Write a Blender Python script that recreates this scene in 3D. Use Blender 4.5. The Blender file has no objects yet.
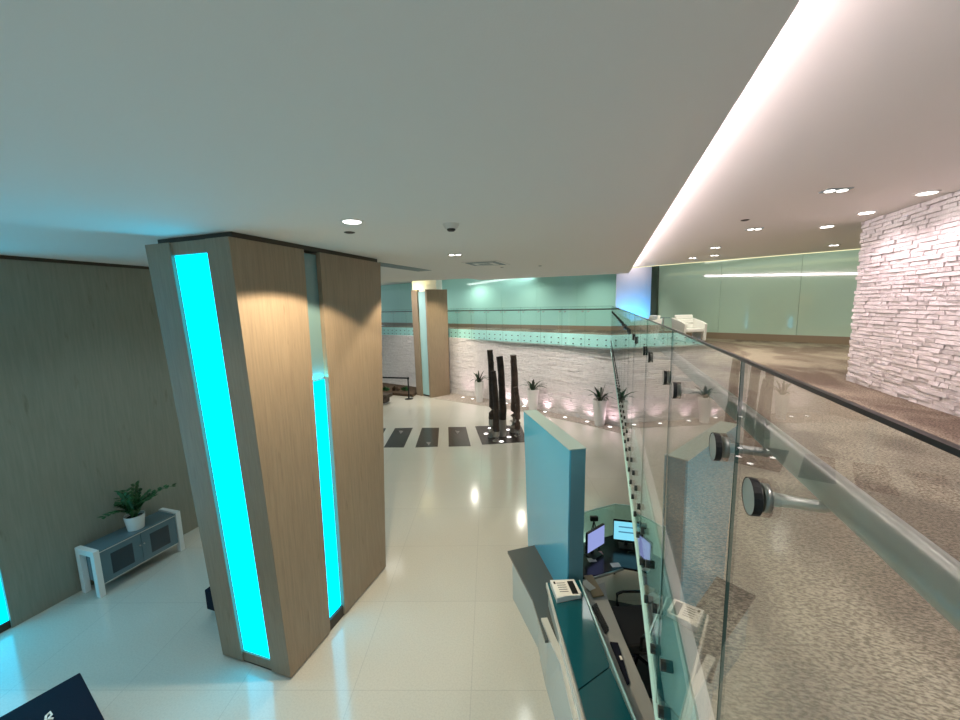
import bpy, bmesh, math, random
from mathutils import Vector, Matrix
random.seed(7)
S = bpy.context.scene
COL = S.collection
PI = math.pi

# ------------------------------------------------------------------ camera
F, H = 390.0, 4.8                      # focal length in pixels of the 960 wide frame, eye height in metres
d1 = Vector((610-480, 303-360, F)).normalized()
q = Vector((610-1000-480, 303+24-360, F))
n_ = d1.cross(q).normalized()
if n_.y > 0: n_ = -n_
r_ = n_.cross(d1)
if r_.x < 0: r_ = -r_
M = Matrix((r_, d1, n_)).transposed()  # world (minus eye) -> image frame (right, down, depth)
MT = M.transposed()
EYE = Vector((0, 0, H))
def ray(px, py): return MT @ Vector((px-480, py-360, F))
def at(px, py, z=0.0):                 # point of a horizontal plane seen at a pixel
    v = ray(px, py); return v*((z-H)/v.z) + EYE
def hit(px, py, p, n):                 # point of any plane seen at a pixel
    v = ray(px, py); p = Vector(p); n = Vector(n)
    return v*((p-EYE).dot(n)/v.dot(n)) + EYE
def hx(px, py, x): return hit(px, py, (x, 0, 0), (1, 0, 0))
def hy(px, py, y): return hit(px, py, (0, y, 0), (0, 1, 0))
cam = bpy.data.objects.new('camera', bpy.data.cameras.new('camera')); COL.objects.link(cam)
X, Y, Z = M[0], -M[1], -M[2]
cam.matrix_world = Matrix(((X[0], Y[0], Z[0], 0), (X[1], Y[1], Z[1], 0), (X[2], Y[2], Z[2], H), (0, 0, 0, 1)))
cam.data.sensor_width = 36; cam.data.lens = F/960*36
cam.data.clip_start = 0.02
S.camera = cam
S.view_settings.view_transform = 'Standard'; S.view_settings.look = 'None'
S.view_settings.gamma = 1; S.view_settings.exposure = 0.0
S.view_settings.use_curve_mapping = False

# ------------------------------------------------------------------ materials
def lin(h):
    if isinstance(h, str):
        c = [int(h[i:i+2], 16)/255 for i in (0, 2, 4)]
        return tuple((x/12.92 if x <= .04045 else ((x+.055)/1.055)**2.4) for x in c) + (1,)
    return tuple(h) + (1,)
def nm(name):
    m = bpy.data.materials.new(name); m.use_nodes = True
    t = m.node_tree; b = t.nodes['Principled BSDF']
    return m, t, b
def mat(name, col, rough=.5, metal=0, spec=.5, coat=0, noise=0, nscale=20, bump=0, bscale=40, emit=None, es=0):
    m, t, b = nm(name); c = lin(col)
    b.inputs['Base Color'].default_value = c
    b.inputs['Roughness'].default_value = rough; b.inputs['Metallic'].default_value = metal
    b.inputs['Specular IOR Level'].default_value = spec; b.inputs['Coat Weight'].default_value = coat
    b.inputs['Coat Roughness'].default_value = .03
    tc = t.nodes.new('ShaderNodeTexCoord')
    if noise:
        nz = t.nodes.new('ShaderNodeTexNoise'); nz.inputs['Scale'].default_value = nscale; nz.inputs['Detail'].default_value = 5
        t.links.new(tc.outputs['Object'], nz.inputs['Vector'])
        r = t.nodes.new('ShaderNodeValToRGB')
        r.color_ramp.elements[0].position = .3; r.color_ramp.elements[1].position = .7
        r.color_ramp.elements[0].color = tuple(x*(1-noise) for x in c[:3]) + (1,)
        r.color_ramp.elements[1].color = tuple(min(1, x*(1+noise)) for x in c[:3]) + (1,)
        t.links.new(nz.outputs['Fac'], r.inputs['Fac']); t.links.new(r.outputs['Color'], b.inputs['Base Color'])
    if bump:
        nz = t.nodes.new('ShaderNodeTexNoise'); nz.inputs['Scale'].default_value = bscale; nz.inputs['Detail'].default_value = 6
        t.links.new(tc.outputs['Object'], nz.inputs['Vector'])
        bp = t.nodes.new('ShaderNodeBump'); bp.inputs['Strength'].default_value = bump; bp.inputs['Distance'].default_value = .02
        t.links.new(nz.outputs['Fac'], bp.inputs['Height']); t.links.new(bp.outputs['Normal'], b.inputs['Normal'])
    if emit:
        b.inputs['Emission Color'].default_value = lin(emit); b.inputs['Emission Strength'].default_value = es
    return m
def wood(name, c0, c1, rough=.45, scale=(14, 14, .7)):
    m, t, b = nm(name)
    tc = t.nodes.new('ShaderNodeTexCoord'); mp = t.nodes.new('ShaderNodeMapping')
    mp.inputs['Scale'].default_value = scale; t.links.new(tc.outputs['Object'], mp.inputs['Vector'])
    nz = t.nodes.new('ShaderNodeTexNoise'); nz.inputs['Scale'].default_value = 3; nz.inputs['Detail'].default_value = 8; nz.inputs['Roughness'].default_value = .65
    t.links.new(mp.outputs['Vector'], nz.inputs['Vector'])
    r = t.nodes.new('ShaderNodeValToRGB'); r.color_ramp.elements[0].position = .32; r.color_ramp.elements[1].position = .68
    r.color_ramp.elements[0].color = lin(c0); r.color_ramp.elements[1].color = lin(c1)
    t.links.new(nz.outputs['Fac'], r.inputs['Fac'])
    # short dark flecks of the veneer
    mp2 = t.nodes.new('ShaderNodeMapping'); mp2.inputs['Scale'].default_value = (scale[0]*1.1, scale[1]*1.1, scale[2]*3.2)
    t.links.new(tc.outputs['Object'], mp2.inputs['Vector'])
    n2 = t.nodes.new('ShaderNodeTexNoise'); n2.inputs['Scale'].default_value = .8; n2.inputs['Detail'].default_value = 3
    t.links.new(mp2.outputs['Vector'], n2.inputs['Vector'])
    r2 = t.nodes.new('ShaderNodeValToRGB'); r2.color_ramp.elements[0].position = .66; r2.color_ramp.elements[1].position = .78
    r2.color_ramp.elements[0].color = (1, 1, 1, 1); r2.color_ramp.elements[1].color = (.72, .68, .63, 1)
    t.links.new(n2.outputs['Fac'], r2.inputs['Fac'])
    mx = t.nodes.new('ShaderNodeMix'); mx.data_type = 'RGBA'; mx.blend_type = 'MULTIPLY'; mx.inputs[0].default_value = 1
    t.links.new(r.outputs['Color'], mx.inputs[6]); t.links.new(r2.outputs['Color'], mx.inputs[7])
    t.links.new(mx.outputs[2], b.inputs['Base Color'])
    b.inputs['Roughness'].default_value = rough; b.inputs['Specular IOR Level'].default_value = .35
    return m
def glass(name, tint, ior=1.5, rough=0.0):
    m = bpy.data.materials.new(name); m.use_nodes = True; t = m.node_tree; t.nodes.clear()
    out = t.nodes.new('ShaderNodeOutputMaterial'); mix = t.nodes.new('ShaderNodeMixShader')
    tr = t.nodes.new('ShaderNodeBsdfTransparent'); tr.inputs['Color'].default_value = lin(tint)
    gl = t.nodes.new('ShaderNodeBsdfGlossy'); gl.inputs['Roughness'].default_value = rough
    ge = t.nodes.new('ShaderNodeNewGeometry'); mr = t.nodes.new('ShaderNodeMapRange')
    mr.inputs['To Min'].default_value = ior; mr.inputs['To Max'].default_value = 1/ior
    fr = t.nodes.new('ShaderNodeFresnel')
    t.links.new(ge.outputs['Backfacing'], mr.inputs['Value']); t.links.new(mr.outputs['Result'], fr.inputs['IOR'])
    t.links.new(fr.outputs['Fac'], mix.inputs['Fac']); t.links.new(tr.outputs[0], mix.inputs[1]); t.links.new(gl.outputs[0], mix.inputs[2])
    t.links.new(mix.outputs[0], out.inputs['Surface'])
    return m
def emitter(name, col, s):
    m = bpy.data.materials.new(name); m.use_nodes = True; t = m.node_tree; t.nodes.clear()
    out = t.nodes.new('ShaderNodeOutputMaterial'); e = t.nodes.new('ShaderNodeEmission')
    e.inputs['Color'].default_value = lin(col); e.inputs['Strength'].default_value = s
    t.links.new(e.outputs[0], out.inputs['Surface']); return m
def floor_mat():
    m, t, b = nm('polished_terrazzo')
    tc = t.nodes.new('ShaderNodeTexCoord'); mp = t.nodes.new('ShaderNodeMapping')
    mp.inputs['Rotation'].default_value = (0, 0, math.radians(-17)); mp.inputs['Location'].default_value = (.32, .2, 0)
    t.links.new(tc.outputs['Object'], mp.inputs['Vector'])
    br = t.nodes.new('ShaderNodeTexBrick'); br.offset = 0; br.inputs['Scale'].default_value = 1
    br.inputs['Brick Width'].default_value = 1.5; br.inputs['Row Height'].default_value = 1.5
    br.inputs['Mortar Size'].default_value = .005; br.inputs['Mortar Smooth'].default_value = .3
    br.inputs['Color1'].default_value = lin('cfccc0'); br.inputs['Color2'].default_value = lin('cbc8bc'); br.inputs['Mortar'].default_value = lin('bdbab0')
    t.links.new(mp.outputs['Vector'], br.inputs['Vector'])
    nz = t.nodes.new('ShaderNodeTexNoise'); nz.inputs['Scale'].default_value = 45; nz.inputs['Detail'].default_value = 4
    t.links.new(tc.outputs['Object'], nz.inputs['Vector'])
    r = t.nodes.new('ShaderNodeValToRGB'); r.color_ramp.elements[0].color = (.74, .74, .74, 1); r.color_ramp.elements[1].color = (1, 1, 1, 1)
    r.color_ramp.elements[0].position = .32; r.color_ramp.elements[1].position = .6
    t.links.new(nz.outputs['Fac'], r.inputs['Fac'])
    mx = t.nodes.new('ShaderNodeMix'); mx.data_type = 'RGBA'; mx.blend_type = 'MULTIPLY'; mx.inputs[0].default_value = .35
    t.links.new(br.outputs['Color'], mx.inputs[6]); t.links.new(r.outputs['Color'], mx.inputs[7])
    t.links.new(mx.outputs[2], b.inputs['Base Color'])
    b.inputs['Roughness'].default_value = .14; b.inputs['Specular IOR Level'].default_value = .6; b.inputs['Coat Weight'].default_value = .5; b.inputs['Coat Roughness'].default_value = .1
    return m
def carpet_mat():
    m, t, b = nm('patterned_carpet')
    tc = t.nodes.new('ShaderNodeTexCoord')
    nz = t.nodes.new('ShaderNodeTexNoise'); nz.inputs['Scale'].default_value = 1.1; nz.inputs['Detail'].default_value = 2; nz.inputs['Distortion'].default_value = .8
    mp = t.nodes.new('ShaderNodeMapping'); mp.inputs['Scale'].default_value = (1, .45, 1); mp.inputs['Rotation'].default_value = (0, 0, -.5)
    t.links.new(tc.outputs['Object'], mp.inputs['Vector']); t.links.new(mp.outputs['Vector'], nz.inputs['Vector'])
    r = t.nodes.new('ShaderNodeValToRGB'); r.color_ramp.elements[0].position = .42; r.color_ramp.elements[1].position = .55
    r.color_ramp.elements[0].color = lin('85796b'); r.color_ramp.elements[1].color = lin('aba28f')
    t.links.new(nz.outputs['Fac'], r.inputs['Fac'])
    n2 = t.nodes.new('ShaderNodeTexNoise'); n2.inputs['Scale'].default_value = 110; n2.inputs['Detail'].default_value = 3
    mp2 = t.nodes.new('ShaderNodeMapping'); mp2.inputs['Scale'].default_value = (.55, 1.1, 1); mp2.inputs['Rotation'].default_value = (0, 0, .3)
    t.links.new(tc.outputs['Object'], mp2.inputs['Vector']); t.links.new(mp2.outputs['Vector'], n2.inputs['Vector'])
    r2 = t.nodes.new('ShaderNodeValToRGB'); r2.color_ramp.elements[0].position = .38; r2.color_ramp.elements[1].position = .62
    r2.color_ramp.elements[0].color = (.36, .34, .33, 1); r2.color_ramp.elements[1].color = (1.0, 1.0, 1.0, 1)
    t.links.new(n2.outputs['Fac'], r2.inputs['Fac'])
    mx = t.nodes.new('ShaderNodeMix'); mx.data_type = 'RGBA'; mx.blend_type = 'MULTIPLY'; mx.inputs[0].default_value = 1
    t.links.new(r.outputs['Color'], mx.inputs[6]); t.links.new(r2.outputs['Color'], mx.inputs[7])
    t.links.new(mx.outputs[2], b.inputs['Base Color'])
    bp = t.nodes.new('ShaderNodeBump'); bp.inputs['Strength'].default_value = .9; bp.inputs['Distance'].default_value = .01
    t.links.new(n2.outputs['Fac'], bp.inputs['Height']); t.links.new(bp.outputs['Normal'], b.inputs['Normal'])
    b.inputs['Roughness'].default_value = .95; b.inputs['Specular IOR Level'].default_value = .1
    return m

m_floor = floor_mat(); m_carpet = carpet_mat()
m_ceil = mat('ceiling_paint', 'e4e2dc', .8, bump=.04, bscale=120)
m_wood = wood('oak_veneer', '8b7a66', '9c8a73')
m_wallwood = wood('dark_oak_veneer', '8a8b7c', '989586', .4, (9, 9, .6))
m_woodedge = mat('dark_wood_reveal', '3f3527', .6)
m_stone = mat('white_split_stone', 'e6e1de', .8, noise=.08, nscale=9, bump=1.0, bscale=22)
m_cyan = emitter('cyan_backlit_panel', (0.0, .62, 1.0), 3.8)
m_cyan_dim = emitter('cyan_backlit_panel_dim', (0.03, .34, .44), .55)
m_cyan_mid = emitter('cyan_backlit_panel_mid', (0.0, .5, .75), .8)
m_frost = mat('pale_frosted_panel', 'a9d2d2', .2, coat=.5)
m_frostgrey = mat('grey_frosted_panel', '6f8c8c', .3, coat=.3)
m_pylontop = mat('pylon_top', '9fb3b0', .3)
m_teal = mat('back_painted_teal_glass', 'b4cfbd', .06, spec=.6, coat=.6)
m_teal2 = mat('back_painted_aqua_glass', 'a8ddd2', .06, spec=.6, coat=.6)
m_fascia = mat('teal_fascia_paint', 'ccfbf6', .35, bump=.0)
m_trim = mat('pale_metal_trim', 'cfcdc4', .35, .2)
m_base = mat('brown_baseboard', '8c7b66', .6)
m_glass = glass('clear_balustrade_glass', (.955, .992, .982))
m_edge = mat('green_glass_edge', '35564f', .15)
m_botedge = mat('pale_glass_bottom_edge', 'c4e4e0', .25)
m_cap = mat('dark_bronze_cap', '3a3330', .35, .7)
m_rail = mat('brushed_steel_rail', 'a8aaa4', .3, .85)
m_steel = mat('satin_steel', 'b9bbb5', .3, .9)
m_black = mat('black_gasket', '0d0d0d', .5)
m_white = mat('white_lacquer', 'eeeeea', .25, coat=.3)
m_pot = mat('white_planter', 'e9e7e3', .35)
m_soil = mat('dark_soil', '1d1712', .95, bump=.6)
m_leaf = mat('dark_green_leaf', '24552c', .4, noise=.4, nscale=9)
m_leaf2 = mat('grey_green_leaf', '4a5648', .45, noise=.35, nscale=12)
m_grayglass = mat('grey_smoked_glass', '5b7780', .15, coat=.4)
m_darkglass = mat('dark_smoked_glass', '23323a', .12, coat=.4)
m_deskglass = mat('teal_desk_glass', '15545c', .1, coat=.6)
m_deskwhite = mat('pale_desk_laminate', 'b6c4c2', .25, coat=.3)
m_ledge = mat('dark_grey_laminate', '4f5452', .25, coat=.3)
m_pylon = mat('blue_back_painted_glass', '58b4d4', .12, coat=.5)
m_pylonside = mat('grey_blue_side_panel', '5d93a3', .3)
m_navy = mat('navy_leather', '0b0f22', .7, spec=.2, bump=.15, bscale=80)
m_blackfab = mat('black_fabric', '0b0b0e', .7)
m_blackgloss = mat('black_gloss', '0c0d10', .2)
m_chrome = mat('chrome', 'd8d8d8', .12, 1)
m_work = mat('grey_worktop', '9fa09c', .4)
m_paper = mat('paper', 'efece4', .8)
m_manila = mat('tan_folder', 'b39d7c', .7)
m_screen1 = emitter('monitor_image_lilac', (.36, .42, .85), .85)
m_screen2 = emitter('monitor_image_cyan', (.25, .75, .95), 1.0)
m_screenbar = emitter('monitor_image_dark_bar', (.1, .35, .6), .6)
m_darkstone = mat('dark_stone_inlay', '37312e', .22, noise=.2, nscale=8)
m_mark = mat('grey_triangle', '7d7876', .3)
m_burl = mat('burnt_driftwood', '33261f', .55, noise=.6, nscale=5, bump=.9, bscale=9)
m_burl2 = mat('brown_driftwood', '5b463d', .5, noise=.5, nscale=4, bump=.8, bscale=9)
m_burlmetal = mat('polished_pewter', 'a7a29b', .35, .7, bump=.3, bscale=8)
m_gravel = mat('grey_gravel', 'a59b91', .9, noise=.45, nscale=22, bump=.9, bscale=40)
m_mulch = mat('brown_mulch', '4a3a2a', .95, noise=.5, nscale=10, bump=1, bscale=20)
m_benchwood = mat('dark_bench_wood', '463a30', .5)
m_lens = emitter('warm_lamp_lens', (1.0, .95, .88), 9)
m_lens2 = emitter('soft_lamp_lens', (1.0, .95, .92), 4)
m_uplens = emitter('uplight_lens', (1.0, .93, .9), 3.5)
m_slot = emitter('cove_slot_light', (1.0, .95, .55), 1.25)
m_grille = mat('grey_air_grille', '6c8285', .5, .3)
m_plastic = mat('white_plastic', 'd7d6d0', .4)
m_darkmetal = mat('dark_metal', '3b3b3a', .4, .6)
m_column = mat('white_column_paint', 'e9e6e0', .35)

# ------------------------------------------------------------------ object helpers
def wloc(o):
    v = Vector((0, 0, 0))
    while o: v += o.location; o = o.parent
    return v
def obj(name, bm, m, parent=None, loc=None, smooth=False, bevel=0, mats=None):
    """bm is in world metres; it is stored relative to the parent's base, or to loc for a thing of one mesh"""
    org = wloc(parent) if parent else Vector(loc or (0, 0, 0))
    bmesh.ops.translate(bm, verts=bm.verts, vec=-org)
    bmesh.ops.recalc_face_normals(bm, faces=bm.faces)
    me = bpy.data.meshes.new(name); bm.to_mesh(me); bm.free()
    for mm in (mats or [m]): me.materials.append(mm)
    if smooth:
        for p in me.polygons: p.use_smooth = True
    o = bpy.data.objects.new(name, me); COL.objects.link(o)
    if parent: o.parent = parent
    else: o.location = org
    if bevel:
        b = o.modifiers.new('bevel', 'BEVEL'); b.width = bevel; b.segments = 2; b.limit_method = 'ANGLE'
    return o
def tag(o, label, cat, group=None, kind=None):
    o['label'] = label; o['category'] = cat
    if group: o['group'] = group
    if kind: o['kind'] = kind
    return o
def thing(name, label, cat, loc=(0, 0, 0), group=None):
    o = bpy.data.objects.new(name, None); COL.objects.link(o); o.location = loc; o.empty_display_size = .1
    return tag(o, label, cat, group)
def struct(name, bm, m, parent=None, **k):
    o = obj(name, bm, m, parent, **k)
    if not parent: o['kind'] = 'structure'
    return o
def dup(root, loc, label, group=None):
    r = root.copy(); COL.objects.link(r); r.location = loc; r['label'] = label
    if group: r['group'] = group
    for ch in list(root.children):
        c = ch.copy(); COL.objects.link(c); c.parent = r
        for g in ch.children:
            e = g.copy(); COL.objects.link(e); e.parent = c
    return r
def nb(): return bmesh.new()
def hexa(bm, b4, t4):
    """solid from four bottom and four top corners"""
    v = [bm.verts.new(p) for p in list(b4) + list(t4)]
    for f in ((3, 2, 1, 0), (4, 5, 6, 7), (0, 1, 5, 4), (1, 2, 6, 5), (2, 3, 7, 6), (3, 0, 4, 7)):
        bm.faces.new([v[i] for i in f])
    return bm
def box(bm, x0, x1, y0, y1, z0, z1):
    return hexa(bm, [(x0, y0, z0), (x1, y0, z0), (x1, y1, z0), (x0, y1, z0)], [(x0, y0, z1), (x1, y0, z1), (x1, y1, z1), (x0, y1, z1)])
def rbox(bm, c, ax, sx, sy, z0, z1):
    """box turned about z: centre c, unit axis ax, full sizes"""
    a = Vector((ax[0], ax[1], 0)).normalized(); b = Vector((-a.y, a.x, 0)); c = Vector((c[0], c[1], 0))
    p = [c - a*sx/2 - b*sy/2, c + a*sx/2 - b*sy/2, c + a*sx/2 + b*sy/2, c - a*sx/2 + b*sy/2]
    return hexa(bm, [(u.x, u.y, z0) for u in p], [(u.x, u.y, z1) for u in p])
def prism(bm, pts, z0, z1):
    a = [bm.verts.new((p[0], p[1], z0)) for p in pts]; b = [bm.verts.new((p[0], p[1], z1)) for p in pts]
    bm.faces.new(a[::-1]); bm.faces.new(b); n = len(pts)
    for i in range(n): bm.faces.new((a[i], a[(i+1) % n], b[(i+1) % n], b[i]))
    return bm
def tube(bm, pts, r, n=10, cap=True):
    pts = [Vector(p) for p in pts]; rs = r if isinstance(r, (list, tuple)) else [r]*len(pts)
    rings = []; up = Vector((0, 0, 1))
    for i, p in enumerate(pts):
        t = (pts[min(i+1, len(pts)-1)] - pts[max(i-1, 0)]).normalized()
        u = t.cross(up)
        if u.length < .05: u = t.cross(Vector((1, 0, 0)))
        u.normalize(); w = t.cross(u).normalized()
        rings.append([bm.verts.new(p + (u*math.cos(2*PI*k/n) + w*math.sin(2*PI*k/n))*rs[i]) for k in range(n)])
    for a, b in zip(rings, rings[1:]):
        for k in range(n): bm.faces.new((a[k], a[(k+1) % n], b[(k+1) % n], b[k]))
    if cap: bm.faces.new(rings[0][::-1]); bm.faces.new(rings[-1])
    return bm
def lathe(bm, c, prof, n=24):
    rings = [[bm.verts.new((c[0]+r*math.cos(2*PI*k/n), c[1]+r*math.sin(2*PI*k/n), c[2]+z)) for k in range(n)] for r, z in prof]
    for a, b in zip(rings, rings[1:]):
        for k in range(n): bm.faces.new((a[k], a[(k+1) % n], b[(k+1) % n], b[k]))
    bm.faces.new(rings[0][::-1]); bm.faces.new(rings[-1])
    return bm
def panel(bm, pts, thick, nrm):
    """flat polygon pushed back along nrm into a slab"""
    n = Vector(nrm).normalized()*thick
    a = [bm.verts.new(p) for p in pts]; b = [bm.verts.new(Vector(p)+n) for p in pts]; k = len(pts)
    bm.faces.new(a); bm.faces.new(b[::-1])
    for i in range(k): bm.faces.new((a[i], b[i], b[(i+1) % k], a[(i+1) % k]))
    return bm

# ------------------------------------------------------------------ polylines of the gallery
ZF = 3.58                                               # gallery floor
ZB = 3.08                                               # lower edge of the fascia glass
ZT = 4.692                                              # top of the glass
def ax(y): return .225 - .0058*max(0, y-1.5)**1.273     # near balustrade, gently curved in plan
CORNER = Vector((ax(15.45), 15.45))
FAR = [CORNER, Vector((-2.15, 16.75)), Vector((-4.95, 18.2)), Vector((-8.6, 20.15)), Vector((-11.8, 21.5)), Vector((-15.2, 22.5))]
class Path:
    def __init__(s, pts):
        s.p = [Vector((p[0], p[1])) for p in pts]; s.L = [0]
        for a, b in zip(s.p, s.p[1:]): s.L.append(s.L[-1] + (b-a).length)
        s.len = s.L[-1]
    def __call__(s, d, off=0):
        d = max(0, min(s.len, d))
        for i in range(len(s.p)-1):
            if d <= s.L[i+1] or i == len(s.p)-2:
                t = (s.p[i+1]-s.p[i]).normalized(); w = Vector((t.y, -t.x))
                return s.p[i] + t*(d-s.L[i]) + w*off
def offs(pts, off):
    """offset a polyline to the right of travel"""
    out = []
    for i, p in enumerate(pts):
        ts = []
        if i > 0: ts.append((pts[i]-pts[i-1]).normalized())
        if i < len(pts)-1: ts.append((pts[i+1]-pts[i]).normalized())
        t = sum(ts, Vector((0, 0))).normalized(); w = Vector((t.y, -t.x)); c = w.dot(Vector((ts[0].y, -ts[0].x)))
        out.append(p + w*(off/c))
    return out
FARX = FAR
slabedge = offs(FARX, .10)                              # behind the glass (away from the lobby)
# ------------------------------------------------------------------ the setting
struct('floor', box(nb(), -24, 2.6, -4, 24, -.1, 0), m_floor)
bm = nb()
prism(bm, [(.31, -2), (3.6, -2), (3.6, 7.3), (12, 7.3), (12, 10), (9, 14), (2.5, 19), (-16, 27), (slabedge[-1].x, slabedge[-1].y)] +
      [(p.x, p.y) for p in slabedge[::-1][1:-1]] + [(ax(y)+.09, y) for y in (15.55, 12, 9, 7, 5, 3.5)], 3.16, ZF)
struct('floor_upper', bm, m_carpet)
NY = [Vector((ax(y), y)) for y in (-2, 1.5, 3, 4.5, 6, 8, 10, 12, 14, 15.45)]
def nstrip(x0, x1, z0, z1):
    bm = nb()
    for a, b in zip(NY, NY[1:]):
        hexa(bm, [(a.x+x0, a.y, z0), (a.x+x1, a.y, z0), (b.x+x1, b.y, z0), (b.x+x0, b.y, z0)], [(a.x+x0, a.y, z1), (a.x+x1, a.y, z1), (b.x+x1, b.y, z1), (b.x+x0, b.y, z1)])
    return bm
bm = nstrip(.047, .09, ZB+.06, ZF+.012)
o = struct('trim_1', bm, m_trim)
# teal fascia faces
def strip(bm, pts, z0, z1, th):
    q2 = offs(pts, th)
    for i in range(len(pts)-1):
        hexa(bm, [(*pts[i], z0), (*q2[i], z0), (*q2[i+1], z0), (*pts[i+1], z0)], [(*pts[i], z1), (*q2[i], z1), (*q2[i+1], z1), (*pts[i+1], z1)])
    return bm
struct('trim_2', strip(nb(), offs(FARX, .05), ZB+.02, ZF+.01, .05), m_fascia)
bm = nstrip(.034, .045, ZB+.02, ZF-.01)
struct('trim_3', bm, m_fascia)

# ceilings
CZ = 5.66; UZ = 5.85
edge = [at(-260, 202, CZ), at(0, 223, CZ), at(150, 235.5, CZ), at(372, 266, CZ), at(428, 273.5, CZ)]
edge = [(-6.3, -4)] + [(p.x, p.y) for p in edge[1:]] + [(-4.1, 12.62)]
bm = nb(); prism(bm, edge + [(.508, 12.62), (.508, -4)], CZ, CZ+.07); struct('ceiling', bm, m_ceil)
bm = nb(); prism(bm, [(-20, -4), (-6.3, -4)] + edge[1:] + [(-20, 12.62)], CZ+.075, CZ+.16); struct('ceiling_side', bm, m_ceil)
sl = [at(560, 272, UZ), at(650, 266, UZ), at(855, 249, UZ), at(960, 240, UZ)]
sd = (sl[2]-sl[1]).normalized(); sL = sl[1] - sd*2.0; sR = sl[2] + sd*6
bm = nb(); prism(bm, [(.3, -4), (11, -4), (sR.x, sR.y), (sL.x, sL.y)], UZ, UZ+.1); struct('ceiling_upper', bm, m_ceil)
bm = nb(); box(bm, -24, 14, 9, 28, 6.45, 6.5); struct('ceiling_far', bm, m_ceil)
sn = Vector((-sd.y, sd.x, 0))
bm = nb(); hexa(bm, [sL+Vector((0, 0, -.012)), sR+Vector((0, 0, -.012)), sR+sn*.05+Vector((0, 0, -.012)), sL+sn*.05+Vector((0, 0, -.012))],
                [sL+Vector((0, 0, .09)), sR+Vector((0, 0, .09)), sR+sn*.05+Vector((0, 0, .09)), sL+sn*.05+Vector((0, 0, .09))])
t = thing('cove_light', 'long thin yellow-white light slot along the upper ceiling edge above the green glass wall', 'ceiling light', (sl[1].x, sl[1].y, UZ))
obj('lens', bm, m_slot, t)

# walls: left wood wall
XL = -8.75
bm = nb(); box(bm, XL-.15, XL, 2.86, 13.2, 0, 5.72); struct('wall_left', bm, m_wallwood)
bm = nb(); box(bm, XL-.1, XL+.03, 2.86, 13.2, 5.68, 5.735); struct('trim_4', bm, m_woodedge)
bm = nb(); box(bm, XL-.3, XL-.16, -4, 13.2, 0, 6.4); struct('wall_left_back', bm, m_column)
bm = nb(); box(bm, XL-.15, XL, -2, 1.7, 0, 5.72); struct('wall_left_near', bm, m_wallwood)
t = thing('wall_light_panel', 'cyan backlit panel at the near end of the wooden left wall, cut by the photo edge', 'light panel', (XL, 2.4, 0))
bm = nb(); box(bm, XL-.14, XL-.06, 1.72, 2.88, .12, 5.6); obj('lens', bm, m_cyan, t)
bm = nb(); box(bm, XL-.15, XL-.03, 1.72, 2.86, 0, .12); obj('base_rail', bm, m_woodedge, t)

# green glass walls behind the gallery
def wallseg(name, a, b, z0, z1, th, m, n=0):
    a = Vector((*a, 0)); b = Vector((*b, 0)); t = (b-a).normalized(); w = Vector((-t.y, t.x, 0))*th
    return hexa(nb(), [a+Vector((0, 0, z0)), b+Vector((0, 0, z0)), b+w+Vector((0, 0, z0)), a+w+Vector((0, 0, z0))],
                [a+Vector((0, 0, z1)), b+Vector((0, 0, z1)), b+w+Vector((0, 0, z1)), a+w+Vector((0, 0, z1))])
def glasswall(name, a, b, cuts, th=.12, m=None):
    a2, b2 = Vector(a), Vector(b); L = (b2-a2).length; t = (b2-a2)/L
    bm = nb(); n = cuts
    for i in range(n):
        p = a2 + t*(L*i/n + .004); r = a2 + t*(L*(i+1)/n - .004)
        w = Vector((-t.y, t.x))*th
        hexa(bm, [(*p, ZF+.2), (*r, ZF+.2), (*(r+w), ZF+.2), (*(p+w), ZF+.2)], [(*p, 6.45), (*r, 6.45), (*(r+w), 6.45), (*(p+w), 6.45)])
    struct(name, bm, m or m_teal)
    w = Vector((-t.y, t.x))
    bm = nb(); p, r = a2 - w*.02, b2 - w*.02
    hexa(bm, [(*p, ZF), (*r, ZF), (*(r+w*.12), ZF), (*(p+w*.12), ZF)], [(*p, ZF+.2), (*r, ZF+.2), (*(r+w*.12), ZF+.2), (*(p+w*.12), ZF+.2)])
    struct(name.replace('wall', 'baseboard'), bm, m_base)
glasswall('wall_back', (-16, 25.2), (.6, 18.1), 8, m=m_teal2)
RW0, RW1 = Vector((1.62, 15.35)), Vector((5.95, 12.6))
rt = (RW1-RW0).normalized()
glasswall('wall_right', tuple(RW0), tuple(RW0 + rt*12), 6)
bm = nb(); c = RW0 - rt*.09; rbox(bm, (c.x, c.y), (rt.x, rt.y), .2, .3, ZF, 6.45); struct('trim_5', bm, mat('dark_green_reveal', '35473d', .4))

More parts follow.
